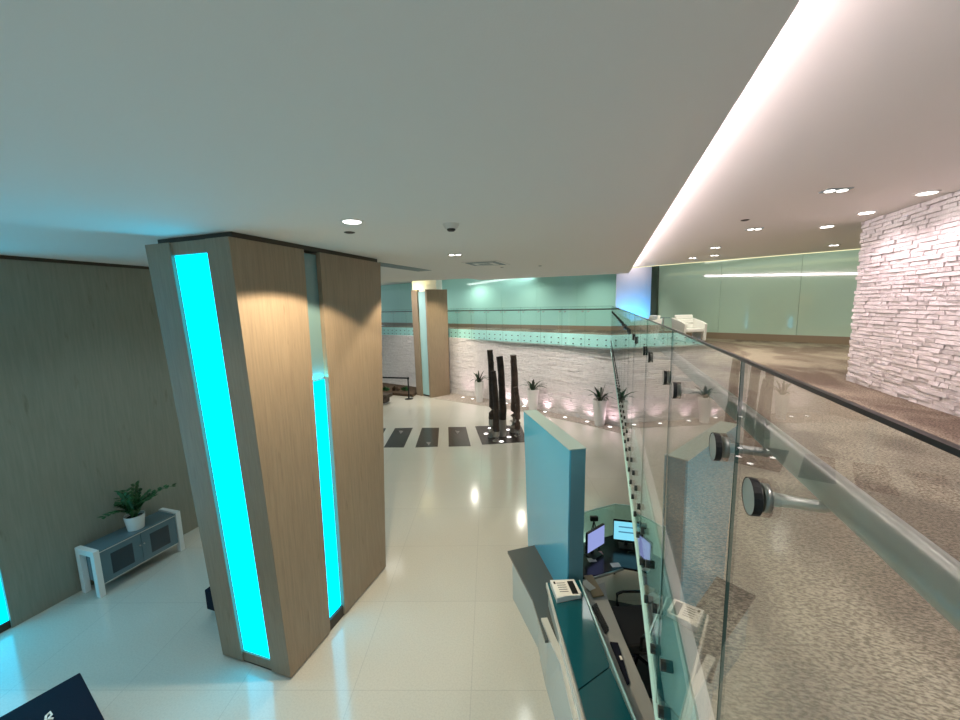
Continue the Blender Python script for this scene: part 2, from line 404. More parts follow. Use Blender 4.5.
# split stone walls
def stone(name, pts, z0, z1, row, lmin, lmax, dep, rnd, close=None):
    P = Path(pts); bm = nb(); rows = int((z1-z0)/row); rh = (z1-z0)/rows
    for i in range(rows):
        d = -rnd.random()*lmax
        while d < P.len:
            l = rnd.uniform(lmin, lmax); a = max(d, 0); b = min(d+l, P.len); d += l
            if b-a < .01: continue
            o0 = -rnd.uniform(0, dep); za = z0+i*rh; zb = za+rh
            js = [rnd.uniform(-.35, .35)*dep for _ in range(4)]
            pa, pb = P(a, 0), P(b, 0); g = min(.004, (b-a)*.1)
            tt = (pb-pa).normalized(); w = Vector((tt.y, -tt.x))
            fr = [pa+tt*g - w*(-o0+js[0]), pb-tt*g - w*(-o0+js[1]), pb-tt*g - w*(-o0+js[2]), pa+tt*g - w*(-o0+js[3])]
            bk = [pa + w*.1, pb + w*.1]
            e = rh*.06
            hexa(bm, [(*bk[0], za+e), (*fr[0], za+e), (*fr[1], za+e), (*bk[1], za+e)], [(*bk[0], zb-e), (*fr[3], zb-e), (*fr[2], zb-e), (*bk[1], zb-e)])
    # backing sheet
    q0 = pts; q1 = offs([Vector(p) for p in pts], .06); q2 = offs([Vector(p) for p in pts], .2)
    for i in range(len(pts)-1):
        hexa(bm, [(*q1[i], z0), (*q2[i], z0), (*q2[i+1], z0), (*q1[i+1], z0)], [(*q1[i], z1), (*q2[i], z1), (*q2[i+1], z1), (*q1[i+1], z1)])
    return struct(name, bm, m_stone)
rnd = random.Random(3)
WB = [Vector(p) for p in ((1.6, 15.05), (.15, 15.85), (-2.15, 17.05), (-4.9, 18.55), (-8.45, 19.9), (-11.8, 21.2), (-16, 22.3))]
stone('wall_stone', WB, 0, 3.12, .08, .3, .8, .035, rnd)
XB = 3.36
stone('wall_right_near', [Vector((XB, .5)), Vector((XB, 7.1)), ], ZF, UZ, .048, .14, .45, .05, random.Random(5)) if False else None
def offs_test(): pass
# the near stone wall faces -x, so travel runs from far to near
stone('wall_right_near', [Vector((XB, 7.1)), Vector((XB, .5))][::-1], ZF, UZ-.002, .05, .1, .34, .026, random.Random(5))
bm = nb(); box(bm, XB+.05, 12, 6.98, 7.1, ZF, UZ); struct('wall_right_return', bm, m_column)
bm = nb(); box(bm, 2.3, 2.45, -4, 14.2, 0, 3.16); struct('wall_lower', bm, m_column)

# gravel strip with uplights along the stone wall
so = [Vector(p) for p in ((1.6, 14.1), (.5, 14.85), (-.27, 15.35), (-1.5, 15.98), (-2.85, 16.6), (-4.45, 17.25), (-6.5, 17.8), (-8.75, 18.45))]
ins = [Vector(p) for p in ((1.6, 15.05), (.5, 15.65), (-.27, 16.05), (-1.5, 16.7), (-2.85, 17.4), (-4.45, 18.3), (-6.5, 19.15), (-8.4, 19.85))]
bm = nb()
for i in range(len(so)-1):
    hexa(bm, [(*so[i], .0), (*so[i+1], .0), (*ins[i+1], .0), (*ins[i], .0)], [(*so[i], .012), (*so[i+1], .012), (*ins[i+1], .012), (*ins[i], .012)])
struct('trim_6', bm, m_gravel)

# ------------------------------------------------------------------ big clad column with cyan light panels
def column_near():
    xB = -3.87; yA = 3.44
    t = thing('clad_column', 'large oak-clad lobby column with cyan lit strips, in front of the wooden left wall', 'column', (-4.5, 4.6, 0))
    B = lambda px, py: hx(px, py, xB)
    A = lambda px, py: hy(px, py, yA)
    top = CZ - .06
    def onB(y, z): return Vector((xB, y, z))
    def onA(x, z): return Vector((x, yA + (z)*(-.0), z))
    # leaning corner: the near corner of face B runs from y 3.44 at the floor to y 2.98 at the top
    yc0, yc1 = 3.455, B(228, 234).y
    def yc(z): return yc0 + (yc1-yc0)*z/top
    # panel two (right of corner) wraps the corner as an L: broad face + fin on face A
    yB2_0, yB2_1 = 4.23, 4.33
    d = .16
    AT = lambda px, py: hy(px, py, yc1).x
    ATr = lambda px, py: hy(px, py, yc1+.1).x
    bm = nb()
    hexa(bm, [(xB, yc0, .03), (xB, yB2_0, .03), (xB-.05, yB2_0, .03), (xB-.05, yc0+.0, .03)], [(xB, yc1, top), (xB, yB2_1, top), (xB-.05, yB2_1, top), (xB-.05, yc1, top)])
    obj('corner_panel', bm, m_wood, t, bevel=.004)
    bm = nb()   # fin on face A beside the corner
    hexa(bm, [(-4.19, yc0+.001, .03), (xB-.05, yc0+.001, .03), (xB-.05, yc0+.2, .03), (-4.19, yc0+.2, .03)], [(AT(205, 240), yc1+.001, top), (xB-.05, yc1+.001, top), (xB-.05, yc1+.2, top), (AT(205, 240), yc1+.2, top)])
    obj('side_fin', bm, m_wood, t)
    # left fin of face A
    bm = nb()
    hexa(bm, [(-5.07, yc0, .03), (-4.70, yc0, .03), (-4.70, yc0+.2, .03), (-5.07, yc0+.2, .03)], [(AT(144, 240), yc1, top), (AT(168, 239), yc1, top), (AT(168, 239), yc1+.2, top), (AT(144, 240), yc1+.2, top)])
    obj('side_fin', bm, m_wood, t)
    # recessed cyan panel of face A, two sheets with a joint
    r = .045
    def Apt(x0, x1, z): f = z/top; return Vector((x0+(x1-x0)*f, yc(z)+r, z))
    zs = [.17, 3.95, top-.14]
    for a, b in zip(zs, zs[1:]):
        bm = nb(); xl, xr = AT(168, 239)-.02, AT(205.5, 240)+.02; p = [Apt(-4.73, xl, a+.004), Apt(-4.19, xr, a+.004), Apt(-4.19, xr, b-.004), Apt(-4.73, xl, b-.004)]
        panel(bm, p, .05, (0, 1, 0)); obj('light_panel', bm, m_cyan, t)
    bm = nb(); hexa(bm, [(-4.71, yc0+.025, .03), (-4.2, yc0+.025, .03), (-4.2, yc0+.2, .03), (-4.71, yc0+.2, .03)], [(-4.72, yc(.17)+.025, .17), (-4.2, yc(.17)+.025, .17), (-4.2, yc(.17)+.2, .17), (-4.72, yc(.17)+.2, .17)])
    obj('base_rail', bm, m_wood, t)
    z = top-.14
    bm = nb(); hexa(bm, [(AT(168, 239), yc(z)+.02, z), (AT(203, 239)+.02, yc(z)+.02, z), (AT(203, 239)+.02, yc(z)+.2, z), (AT(168, 239), yc(z)+.2, z)], [(AT(168, 239), yc1+.02, top), (AT(203, 239)+.02, yc1+.02, top), (AT(203, 239)+.02, yc1+.2, top), (AT(168, 239), yc1+.2, top)])
    obj('head_rail', bm, m_wood, t)
    # right panel of face B
    bm = nb()
    hexa(bm, [(xB, 4.57, .03), (xB, 5.76, .03), (xB-d, 5.76, .03), (xB-d, 4.57, .03)], [(xB, 4.63, top), (xB, 6.17, top), (xB-d, 6.17, top), (xB-d, 4.63, top)])
    obj('right_panel', bm, m_wood, t, bevel=.004)
    # recessed strip of face B in three sheets
    zs = [.17, 1.9, 3.55, top-.12]; ms = [m_cyan, m_cyan, m_frostgrey]
    zs = [.17, 1.95, 3.8, top-.03]
    for a, b, mm in zip(zs, zs[1:], ms):
        bm = nb(); y0 = lambda z: 4.2+(4.30-4.2)*z/top; y1 = lambda z: 4.60+(4.66-4.60)*z/top
        p = [(xB-.07, y0(a), a+.003), (xB-.07, y1(a), a+.003), (xB-.07, y1(b), b-.003), (xB-.07, y0(b), b-.003)]
        panel(bm, p, .05, (-1, 0, 0)); obj('light_panel', bm, mm, t)
    bm = nb(); box(bm, xB-.14, xB-.03, 4.23, 4.58, .03, .17); obj('base_rail', bm, m_woodedge, t)
    # solid core, toe kick and shadow gap under the ceiling
    bm = nb(); hexa(bm, [(-4.98, yc0+.22, 0), (xB-d-.03, yc0+.22, 0), (xB-d-.03, 5.7, 0), (-4.98, 5.7, 0)], [(AT(146, 240), yc1+.22, top), (xB-d-.03, yc1+.22, top), (xB-d-.03, 6.05, top), (AT(146, 240), 6.05, top)])
    obj('core', bm, m_wood, t)
    bm = nb(); prism(bm, [(-5.04, yc0+.03), (xB-.03, yc0+.03), (xB-.03, 5.72), (-5.0, 5.72)], 0, .03); obj('toe_kick', bm, m_woodedge, t)
    bm = nb(); prism(bm, [(AT(152, 240), yc1+.06), (xB-.02, yc1+.06), (xB-.02, 6.1), (AT(152, 240), 6.1)], top, CZ); obj('shadow_gap', bm, m_woodedge, t)
column_near()

def column_far():
    A0, C, B1 = at(413.5, 394.5), at(431.5, 398), at(449.5, 394)
    C = Vector((-8.98, 18.5, 0)); A0 = Vector((-10.1, 19.0, 0)); B1 = Vector((-8.28, 19.45, 0))
    t = thing('clad_column', 'slimmer oak-clad column against the far white stone wall, white shaft above it', 'column', (-9.2, 19.3, 0))
    ta = (A0-C).normalized(); tb = (B1-C).normalized(); K = A0 + (B1-C)
    top = 5.72; g = 1.12
    def up(p, z, k=1.0):    # slight flare upwards about the middle
        m = (A0+B1)/2; f = 1 + .04*z/top; w = m + (p-m)*f; return Vector((w.x, w.y, z))
    LA = (A0-C).length; LB = (B1-C).length
    def bar(name, p, r, m, z0=.0, z1=top, th=.12, inn=0, par=t):
        nrm = (r-p).normalized(); w = Vector((-nrm.y, nrm.x, 0)); mid = (A0+B1)/2
        if w.dot(mid-p) < 0: w = -w
        p, r = p+w*inn, r+w*inn
        hexa_pts = lambda z: [up(p, z), up(r, z), up(r+w*th, z), up(p+w*th, z)]
        return obj(name, hexa(nb(), hexa_pts(z0), hexa_pts(z1)), m, par)
    bar('left_panel', A0, C+ta*LA*.62, m_wood)
    bar('corner_fin', C+ta*LA*.1, C, m_wood)
    bar('light_panel', C+ta*LA*.64, C+ta*LA*.08, m_frost, .1, top-.1, .05, .09)
    bar('right_panel', C+tb*.13, B1, m_wood)
    bar('corner_edge', C, C+tb*.13, m_wood)
    bm = nb(); pts = [up(p, 0) for p in (A0+(K-A0)*.1, C+(K-C)*.16, B1+(K-B1)*.15, K)]
    hexa(bm, pts, [Vector((p.x, p.y, top-.1)) for p in pts]); obj('core', bm, m_woodedge, t)
    bm = nb(); m = (A0+B1)/2 + Vector((0, .0, 0))
    box(bm, m.x-.85, m.x+.55, m.y-.25, m.y+.5, top-.1, 6.45); obj('shaft', bm, m_column, t)
column_far()
# blue-washed column on the gallery
bm = nb(); box(bm, .22, 1.5, 16.55, 17.4, ZF, 6.45)
o = obj('gallery_column', bm, mat('grey_column_paint', 'bdb9b8', .4), None, (.86, 16.9, ZF)); tag(o, 'square white gallery column washed blue below, beside the glass corner of the balcony', 'column')

# ------------------------------------------------------------------ balustrades
def balustrade(name, label, P, joints, brk, facing, boltstep, cap_r=.028, rail_m=None):
    rail_m = rail_m or m_rail
    """P(d, off): point of the glass line, off>0 towards the gallery"""
    p0 = P(joints[0]); t = thing(name, label, 'balustrade', (p0.x, p0.y, ZF))
    th = .005
    for a, b in zip(joints, joints[1:]):
        pa, pb = P(a+.0015), P(b-.0015); pc, pd = P(a+.0015, th), P(b-.0015, th)
        bm = nb(); hexa(bm, [(*pa, ZB), (*pb, ZB), (*pd, ZB), (*pc, ZB)], [(*pa, ZT), (*pb, ZT), (*pd, ZT), (*pc, ZT)])
        g = obj('glass_panel', bm, m_glass, t)
        # polished edges that show dark green
        for (s, u) in ((a+.0015, a+.0022), (b-.0022, b-.0015)):
            bm = nb(); q0, q1, q2, q3 = P(s, -.0002), P(u, -.0002), P(u, th+.0002), P(s, th+.0002)
            hexa(bm, [(*q0, ZB), (*q1, ZB), (*q2, ZB), (*q3, ZB)], [(*q0, ZT), (*q1, ZT), (*q2, ZT), (*q3, ZT)])
            obj('glass_edge', bm, m_edge, g)
    # top cap and bottom shoe
    for nme, z0, z1, o0, o1, mm in (('top_cap', ZT, ZT+.005, -.001, th+.001, m_cap), ('bottom_channel', ZB-.012, ZB, -.011, th+.012, m_botedge)):
        bm = nb()
        ds = joints if P.poly is None else P.poly
        for a, b in zip(ds, ds[1:]):
            q0, q1, q2, q3 = P(a, o0), P(b, o0), P(b, o1), P(a, o1)
            hexa(bm, [(*q0, z0), (*q1, z0), (*q2, z0), (*q3, z0)], [(*q0, z1), (*q1, z1), (*q2, z1), (*q3, z1)])
        obj(nme, bm, mm, t)
    ds = joints if P.poly is None else P.poly
    bm = nb(); tube(bm, [(*P(d, .105), ZR) for d in ds], .025, 20); obj('handrail', bm, rail_m, t, smooth=True)
    # rail brackets
    for d in brk:
        n = (P(d, -1)-P(d, 0)); c = P(d)
        bm = nb()
        disc = lambda o0, o1, r, k=20: tube(bm, [(*P(d, o0), ZK), (*P(d, o1), ZK)], r, k)
        disc(-.012, 0, cap_r); disc(th, th+.01, cap_r*.8)
        tube(bm, [(*P(d, th), ZK), (*P(d, .05), ZK-.002), (*P(d, .085), ZK-.004), (*P(d, .102), ZK+.004), (*P(d, .105), ZR-.015)], [.012, .009, .009, .009, .009], 10)
        b = obj('rail_bracket', bm, m_steel, t, smooth=True)
        for p in b.data.polygons: p.use_smooth = len(p.vertices) == 4
        bm = nb(); tube(bm, [(*P(d, -.0125), ZK), (*P(d, -.003), ZK)], cap_r*1.05, 20, False)
        tube(bm, [(*P(d, -.006), ZK), (*P(d, -.0005), ZK)], cap_r*1.04, 20); obj('gasket', bm, m_black, b)
    # two rows of fascia fixings
    bolts = []
    for a, b in zip(joints, joints[1:]):
        k = max(2, round((b-a)/boltstep))
        for i in range(k):
            d = a + (b-a)*(i+.5)/k if k > 2 else a + (b-a)*((.2, .8)[i])
            for z in (ZB+.11, ZB+.32): bolts.append((d, z))
    for d, z in bolts[:100]:
        bm = nb(); tube(bm, [(*P(d, -.01), z), (*P(d, .035), z)], .021, 10); obj('fixing_bolt', bm, m_darkmetal, t)
    if bolts[100:]:
        bm = nb()
        for d, z in bolts[100:]: tube(bm, [(*P(d, -.01), z), (*P(d, .035), z)], .021, 8)
        o = obj('fixing_bolts_rest', bm, m_darkmetal, t); o['kind'] = 'stuff'; o.name = 'fixing_bolt_row'
    return t
ZR, ZK = 4.509, hit(757, 497, (.225, 0, 0), (1, 0, 0)).z; print('ZK', ZK)
def PN(d, off=0): return Vector((ax(d)+off, d))
PN.poly = [-2, -1, 0, 1.5, 2.5, 3.5, 4.5, 6, 7.5, 9, 10.5, 12, 13.5, 15.43]
gy = lambda px, py: hit(px, py, (.225, 0, 0), (1, .0, 0)).y
js = [-1.5, -.75, .0, gy(734, 470), gy(671, 360), gy(648, 330), gy(636, 330)]
while js[-1] < 14.6: js.append(js[-1]+.82)
js[-1] = 15.43
br = [gy(p, y) for p, y in ((757, 497), (719, 448), (676, 394), (666.5, 381), (651, 361), (646, 356), (638, 345.5), (635.5, 342))]
for j in js[7:-1]: br += [j-.13, j+.13]
balustrade('glass_balustrade', 'near frameless glass balustrade running from the foreground along the carpeted walkway', PN, js, br, 1, .3)
PF = Path(FARX)
class PP:
    poly = PF.L
    def __call__(s, d, off=0): return PF(d, off)
fj = [0.02]
while fj[-1] < PF.len-1.2: fj.append(fj[-1]+1.12)
ZR = 4.575
fb = []
for j in fj[1:-1]: fb += [j-.13, j+.13]
balustrade('glass_balustrade', 'far frameless glass balustrade with teal fascia above the white stone wall', PP(), fj, fb, 1, .4, .028, m_darkmetal)  # rail metal darkened to stand in for its dark reflections

# ------------------------------------------------------------------ reception desk and pylon
ZC, ZL, ZW = 1.12, .78, .76
PL = Vector((.49, -.87, 0)).normalized(); PR = Vector((PL.y*-1, PL.x, 0))
p0 = at(536, 548, ZL); pn = Vector((-PL.y, PL.x, 0))
fl0 = p0 - PL*.38; fr0 = p0 + PL*1.24
tl = hit(523.5, 411, p0, pn); tr = hit(569.5, 451, p0, pn)
tr.z = tl.z = (tr.z+tl.z)/2
br_ = at(586, 448.5, tr.z); wv = (br_-tr); thick = wv.dot(pn)
if abs(thick) > .35 or abs(thick) < .12: thick = math.copysign(.2, thick)
t = thing('sign_pylon', 'tall pale blue glass pylon rising from the dark ledge of the reception desk', 'pylon', (p0.x, p0.y, 0))
fb0, fb1 = fl0.copy(), fr0.copy(); fb0.z = fb1.z = 0
wv = pn*thick
bm = nb(); hexa(bm, [fb0+wv*.12, fb1+wv*.12-PL*.01, fb1+wv*.98-PL*.01, fb0+wv*.98], [tl+wv*.12, tr+wv*.12-PL*.01, tr+wv*.98-PL*.01, tl+wv*.98]); obj('body', bm, m_pylonside, t)
bm = nb(); hexa(bm, [fb0, fb1, fb1+wv*.1, fb0+wv*.1], [tl, tr, tr+wv*.1, tl+wv*.1]); obj('front_glass', bm, m_pylon, t)
bm = nb(); hexa(bm, [tl+wv*.0, tr, tr+wv, tl+wv], [v+Vector((0, 0, .012)) for v in (tl, tr, tr+wv, tl+wv)]); obj('top_cap', bm, m_pylontop, t)

t = thing('reception_desk', 'curved teal and white reception desk beneath the near glass balustrade', 'desk', (-.2, 4.4, 0))
CL = [at(546, 583, ZC), at(563, 649, ZC), at(581.7, 720, ZC), at(604, 800, ZC)]
CR = [at(580, 580, ZC), at(611, 665, ZC), at(636.7, 720, ZC), at(668, 800, ZC)]
JL, JR = at(576.7, 690, ZC), at(611.7, 666.7, ZC)
dn = Vector((0, 0, -.05))
def slab(name, pts, th, m, par=t, bevel=0):
    bm = nb(); prism(bm, [(p.x, p.y) for p in pts], pts[0].z-th, pts[0].z); return obj(name, bm, m, par, bevel=bevel)
cdir = (CL[2]-CL[0]).normalized(); cn = Vector((-cdir.y, cdir.x, 0))
if cn.x < 0: cn = -cn
JLo, JRo = JL, JR
ins_ = .018
slab('counter_top', [CL[0]+cn*ins_, JL-cdir*.008+cn*ins_, JR-cdir*.008-cn*ins_, CR[0]-cn*ins_], .03, m_deskglass)
slab('counter_top', [JL+cdir*.008+cn*ins_, CL[3]+cn*ins_, CR[3]-cn*ins_, JR+cdir*.008-cn*ins_], .03, m_deskglass)
def bar2(name, a, b, w, z0, z1, m, par=t):
    d = (b-a).normalized(); nn = Vector((-d.y, d.x, 0))*w
    bm = nb(); hexa(bm, [(a.x, a.y, z0), (b.x, b.y, z0), (b.x+nn.x, b.y+nn.y, z0), (a.x+nn.x, a.y+nn.y, z0)], [(a.x, a.y, z1), (b.x, b.y, z1), (b.x+nn.x, b.y+nn.y, z1), (a.x+nn.x, a.y+nn.y, z1)])
    return obj(name, bm, m, par)
bar2('edge_trim', CL[0], CL[3], .018, ZC-.06, ZC+.006, m_trim)
bar2('edge_trim', CR[3], CR[0], .018, ZC-.06, ZC+.006, m_frost)
slab('counter_base', [CL[0]+cn*.03-dn*0, CL[3]+cn*.03, CR[3]-cn*.03, CR[0]-cn*.03], ZC-.04, m_deskwhite).location.z = -.035
# work surface behind the counter
W0, W1 = CR[0]+cn*.0, CR[3]+cn*.0
we = [at(608, 600, ZW), at(622, 634, ZW), at(646, 690, ZW), at(668, 745, ZW)]
bm = nb(); prism(bm, [(CR[0].x-.02, CR[0].y+.25), (CR[0].x, CR[0].y), (CR[3].x, CR[3].y)] + [(p.x, p.y) for p in we[::-1]] + [(we[0].x-.05, we[0].y+.35)], ZW-.035, ZW); obj('work_surface', bm, m_work, t)
# curved apron on the visitors' side
at_ = [at(541, 620, .8), at(549, 640, .8), at(560, 664, .8), at(573, 720, .8), at(590, 790, .8)]
ab_ = [at(540, 660, 0), at(545, 684, 0), at(551, 705, 0), at(555, 720, 0), at(566, 770, 0)]
bm = nb()
for i in range(4):
    a, b, c, d = at_[i], at_[i+1], ab_[i+1], ab_[i]
    k = Vector((.04, .012, 0))
    hexa(bm, [d, c, c+k, d+k], [a, b, b+k, a+k])
obj('curved_apron', bm, m_deskwhite, t)
bm = nb()
for i in range(4):
    a, b = at_[i], at_[i+1]; k = Vector((.075, .03, 0))
    hexa(bm, [a, b, b+k, a+k], [v+Vector((0, 0, .03)) for v in (a, b, b+k, a+k)])
obj('apron_rail', bm, m_trim, t)
# dark wing ledge under the pylon
L0, L1, L2 = at(507.5, 551, ZL), at(532, 598, ZL), at(545, 640, ZL)
bm = nb(); prism(bm, [(L0.x, L0.y), (L1.x, L1.y), (L2.x, L2.y), (L2.x+.3, L2.y+.1), (fr0.x, fr0.y), (fl0.x+PL.x*.3, fl0.y+PL.y*.3)], ZL-.04, ZL); obj('wing_ledge', bm, m_ledge, t)
bm = nb(); a, b, c = L0+Vector((.1, -.08, 0)), L1+Vector((.07, .03, 0)), L2+Vector((.06, .02, 0))
prism(bm, [(a.x, a.y), (b.x, b.y), (c.x, c.y), (c.x+.1, c.y+.05), (b.x+.1, b.y+.05), (a.x+.12, a.y-.02)], 0, ZL-.04); obj('wing_front', bm, m_deskwhite, t)
# back desk with dark top and pale rim, glass privacy screens
d2 = [at(580, 580, ZW), at(600, 574.5, ZW), at(623, 567.5, ZW)]
bm = nb(); prism(bm, [(d2[0].x-.1, d2[0].y-.02), (d2[1].x, d2[1].y), (d2[2].x, d2[2].y), (.75, 5.9), (.9, 6.75), (.2, 6.8), (-.62, 6.15)], ZW-.03, ZW+.005); obj('back_desk_top', bm, m_blackgloss, t)
bm = nb(); tube(bm, [d2[0]-Vector((.02, .03, .015)), d2[1]-Vector((0, .02, .015)), d2[2]-Vector((0, .02, .015))], .02, 8); obj('desk_rim', bm, m_steel, t, smooth=True)
sc = [Vector((-.66, 6.15, 0)), Vector((.16, 6.86, 0)), Vector((.95, 6.9, 0))]
for a, b in zip(sc, sc[1:]):
    bar2('glass_screen', a, b, .015, .35, 1.28, glass('teal_screen_glass', (.7, .92, .9)) if a is sc[0] else bpy.data.materials['teal_screen_glass'])
for a, b in zip(sc, sc[1:]): bar2('edge_highlight', a, b, .018, 1.281, 1.29, m_botedge)  # pale strips painted in as the highlight along the glass edges
for a in sc: 
    bm = nb(); rbox(bm, (a.x, a.y-.06), (1, 0), .06, .06, 0, ZW); obj('leg', bm, m_darkmetal, t)
# things on and behind the desk
lv = [at(550, 580, ZC+.075), at(574, 579, ZC+.075), at(581.5, 593, ZC+.075), at(557, 598, ZC+.075)]
t = thing('brochure_box', 'small white brochure box on the teal counter beside the blue pylon', 'box', (lv[0].x, lv[0].y, ZC))
bm = nb(); prism(bm, [(p.x, p.y) for p in lv], ZC+.001, ZC+.075); obj('tray', bm, m_white, t, bevel=.003)
c = sum(lv, Vector((0, 0, 0)))/4; u = (lv[1]-lv[0]); w = (lv[3]-lv[0])
def sheet(name, o0, u, w, a0, a1, b0, b1, z0, z1, m, par):
    bm = nb(); p = [o0+u*a0+w*b0, o0+u*a1+w*b0, o0+u*a1+w*b1, o0+u*a0+w*b1]; prism(bm, [(v.x, v.y) for v in p], z0, z1); return obj(name, bm, m, par)
sheet('brochure', lv[0], u, w, .06, .94, .08, .92, ZC+.0755, ZC+.079, m_paper, t)
sheet('dark_photo', lv[0], u, w, .66, .9, .12, .85, ZC+.0795, ZC+.0805, m_black, t)
for k in range(5): sheet('text_line', lv[0], u, w, .2, .55, .2+k*.12, .23+k*.12, ZC+.0795, ZC+.0802, m_darkmetal, t)
sheet('emblem', lv[0], u, w, .09, .17, .12, .26, ZC+.0795, ZC+.0802, m_black, t)
def monitor(label, a, b, m, bar=None):
    a, b = Vector(a), Vector(b); mid = (a+b)/2; u = (b-a).normalized(); w = Vector((-u.y, u.x, 0))
    t = thing('monitor', label, 'monitor', (mid.x, mid.y, ZW+.005)); L = (b-a).length
    z0, z1 = .90, 1.22
    bm = nb(); rbox(bm, (mid.x+w.x*.03, mid.y+w.y*.03), u, L, .04, z0-.015, z1+.015); obj('case', bm, m_blackgloss, t, bevel=.004)
    bm = nb(); rbox(bm, (mid.x+w.x*.008, mid.y+w.y*.008), u, L-.02, .004, z0, z1); obj('screen', bm, m, t)
    if bar:
        for k, z in enumerate(bar):
            bm = nb(); rbox(bm, (mid.x+w.x*.004, mid.y+w.y*.004), u, L*.6, .003, z, z+.02); obj('window_bar', bm, m_screenbar, t)
    bm = nb(); rbox(bm, (mid.x+w.x*.08, mid.y+w.y*.08), u, .05, .03, ZW+.015, z0+.08); obj('stand', bm, m_darkmetal, t)
    bm = nb(); rbox(bm, (mid.x+w.x*.05, mid.y+w.y*.05), u, .22, .18, ZW+.005, ZW+.018); obj('foot', bm, m_darkmetal, t)
monitor('left computer monitor with lilac screen, standing on the black back desk', (-.25, 5.88, 0), (.0, 6.24, 0), m_screen1)
monitor('right computer monitor with bright cyan screen, by the glass balustrade edge', (.13, 6.4, 0), (.55, 6.43, 0), m_screen2, (1.03, 1.12))
kb = [at(592, 607, ZW), at(596.5, 604, ZW), at(608.5, 631, ZW), at(605, 634, ZW)]
t = thing('keyboard', 'black keyboard on the grey work surface behind the teal counter', 'keyboard', (kb[0].x, kb[0].y, ZW))
bm = nb(); prism(bm, [(p.x, p.y) for p in kb], ZW+.0, ZW+.02); obj('case', bm, m_black, t)
bm = nb(); u = kb[1]-kb[0]; w = kb[3]-kb[0]
for i in range(14):
    for j in range(4):
        p = [kb[0]+u*(.08+j*.22)+w*(.04+i*.066), kb[0]+u*(.26+j*.22)+w*(.04+i*.066), kb[0]+u*(.26+j*.22)+w*(.09+i*.066), kb[0]+u*(.08+j*.22)+w*(.09+i*.066)]
        prism(bm, [(v.x, v.y) for v in p], ZW+.02, ZW+.026)
obj('keys', bm, m_darkmetal, t)
ph = [at(610, 643, ZW+.01), at(618, 644, ZW+.01), at(629.5, 683, ZW+.01), at(627, 685, ZW+.01)]
t = thing('document_tray', 'long dark tray with a small pale tag on the grey work surface', 'tray', (ph[0].x, ph[0].y, ZW))
bm = nb(); prism(bm, [(p.x, p.y) for p in ph], ZW, ZW+.03); obj('tray', bm, m_navy, t)
bm = nb(); c = at(621, 658, ZW+.03); rbox(bm, (c.x, c.y), (.3, -.9), .05, .025, ZW+.03, ZW+.034); obj('tag', bm, m_paper, t)
fo = [at(584, 577, ZW), at(592, 576, ZW), at(604, 596, ZW), at(593, 598, ZW)]
t = thing('folder_stack', 'tan folders lying at the corner of the desk behind the pylon', 'folder', (fo[0].x, fo[0].y, ZW))
bm = nb(); prism(bm, [(p.x, p.y) for p in fo], ZW+.001, ZW+.022); obj('folders', bm, m_manila, t)
bm = nb(); c = at(588, 585, ZW+.025); rbox(bm, (c.x, c.y), (.7, -.7), .2, .11, ZW+.022, ZW+.026); obj('paper', bm, m_paper, t)
for lab, px, py, s in (('white note sheet on the black back desk, near its pale rim', 615.5, 565, .1), ('small pink note at the foot of the lilac monitor', 599, 553, .08), ('crumpled white paper at the left of the black back desk', 592, 560, .09)):
    c = at(px, py, ZW+.008); bm = nb(); rbox(bm, (c.x, c.y), (.9, .4), s*1.4, s, ZW+.006, ZW+.010)
    o = obj('note_sheet', bm, m_paper if 'pink' not in lab else mat('pink_paper', 'd9a6a8', .8), None, (c.x, c.y, ZW+.006)); tag(o, lab, 'paper')
# small tripod camera behind the screen
c = Vector((-.42, 6.35, 0)); ct = hit(594, 519, (c.x, c.y, 0), (0, 1, 0)); c.x = ct.x
t = thing('desk_tripod', 'small black tripod gadget standing above the glass screen behind the pylon', 'tripod', (c.x, c.y, ZW))
for k in range(3):
    a = k*2*PI/3+.4; bm = nb(); tube(bm, [(c.x+.11*math.cos(a), c.y+.11*math.sin(a), ZW+.005), (c.x, c.y, ct.z-.03)], .008, 8); obj('leg', bm, m_black, t)
bm = nb(); rbox(bm, (c.x, c.y), (1, .3), .13, .06, ct.z-.03, ct.z+.05); obj('head', bm, m_black, t, bevel=.01)

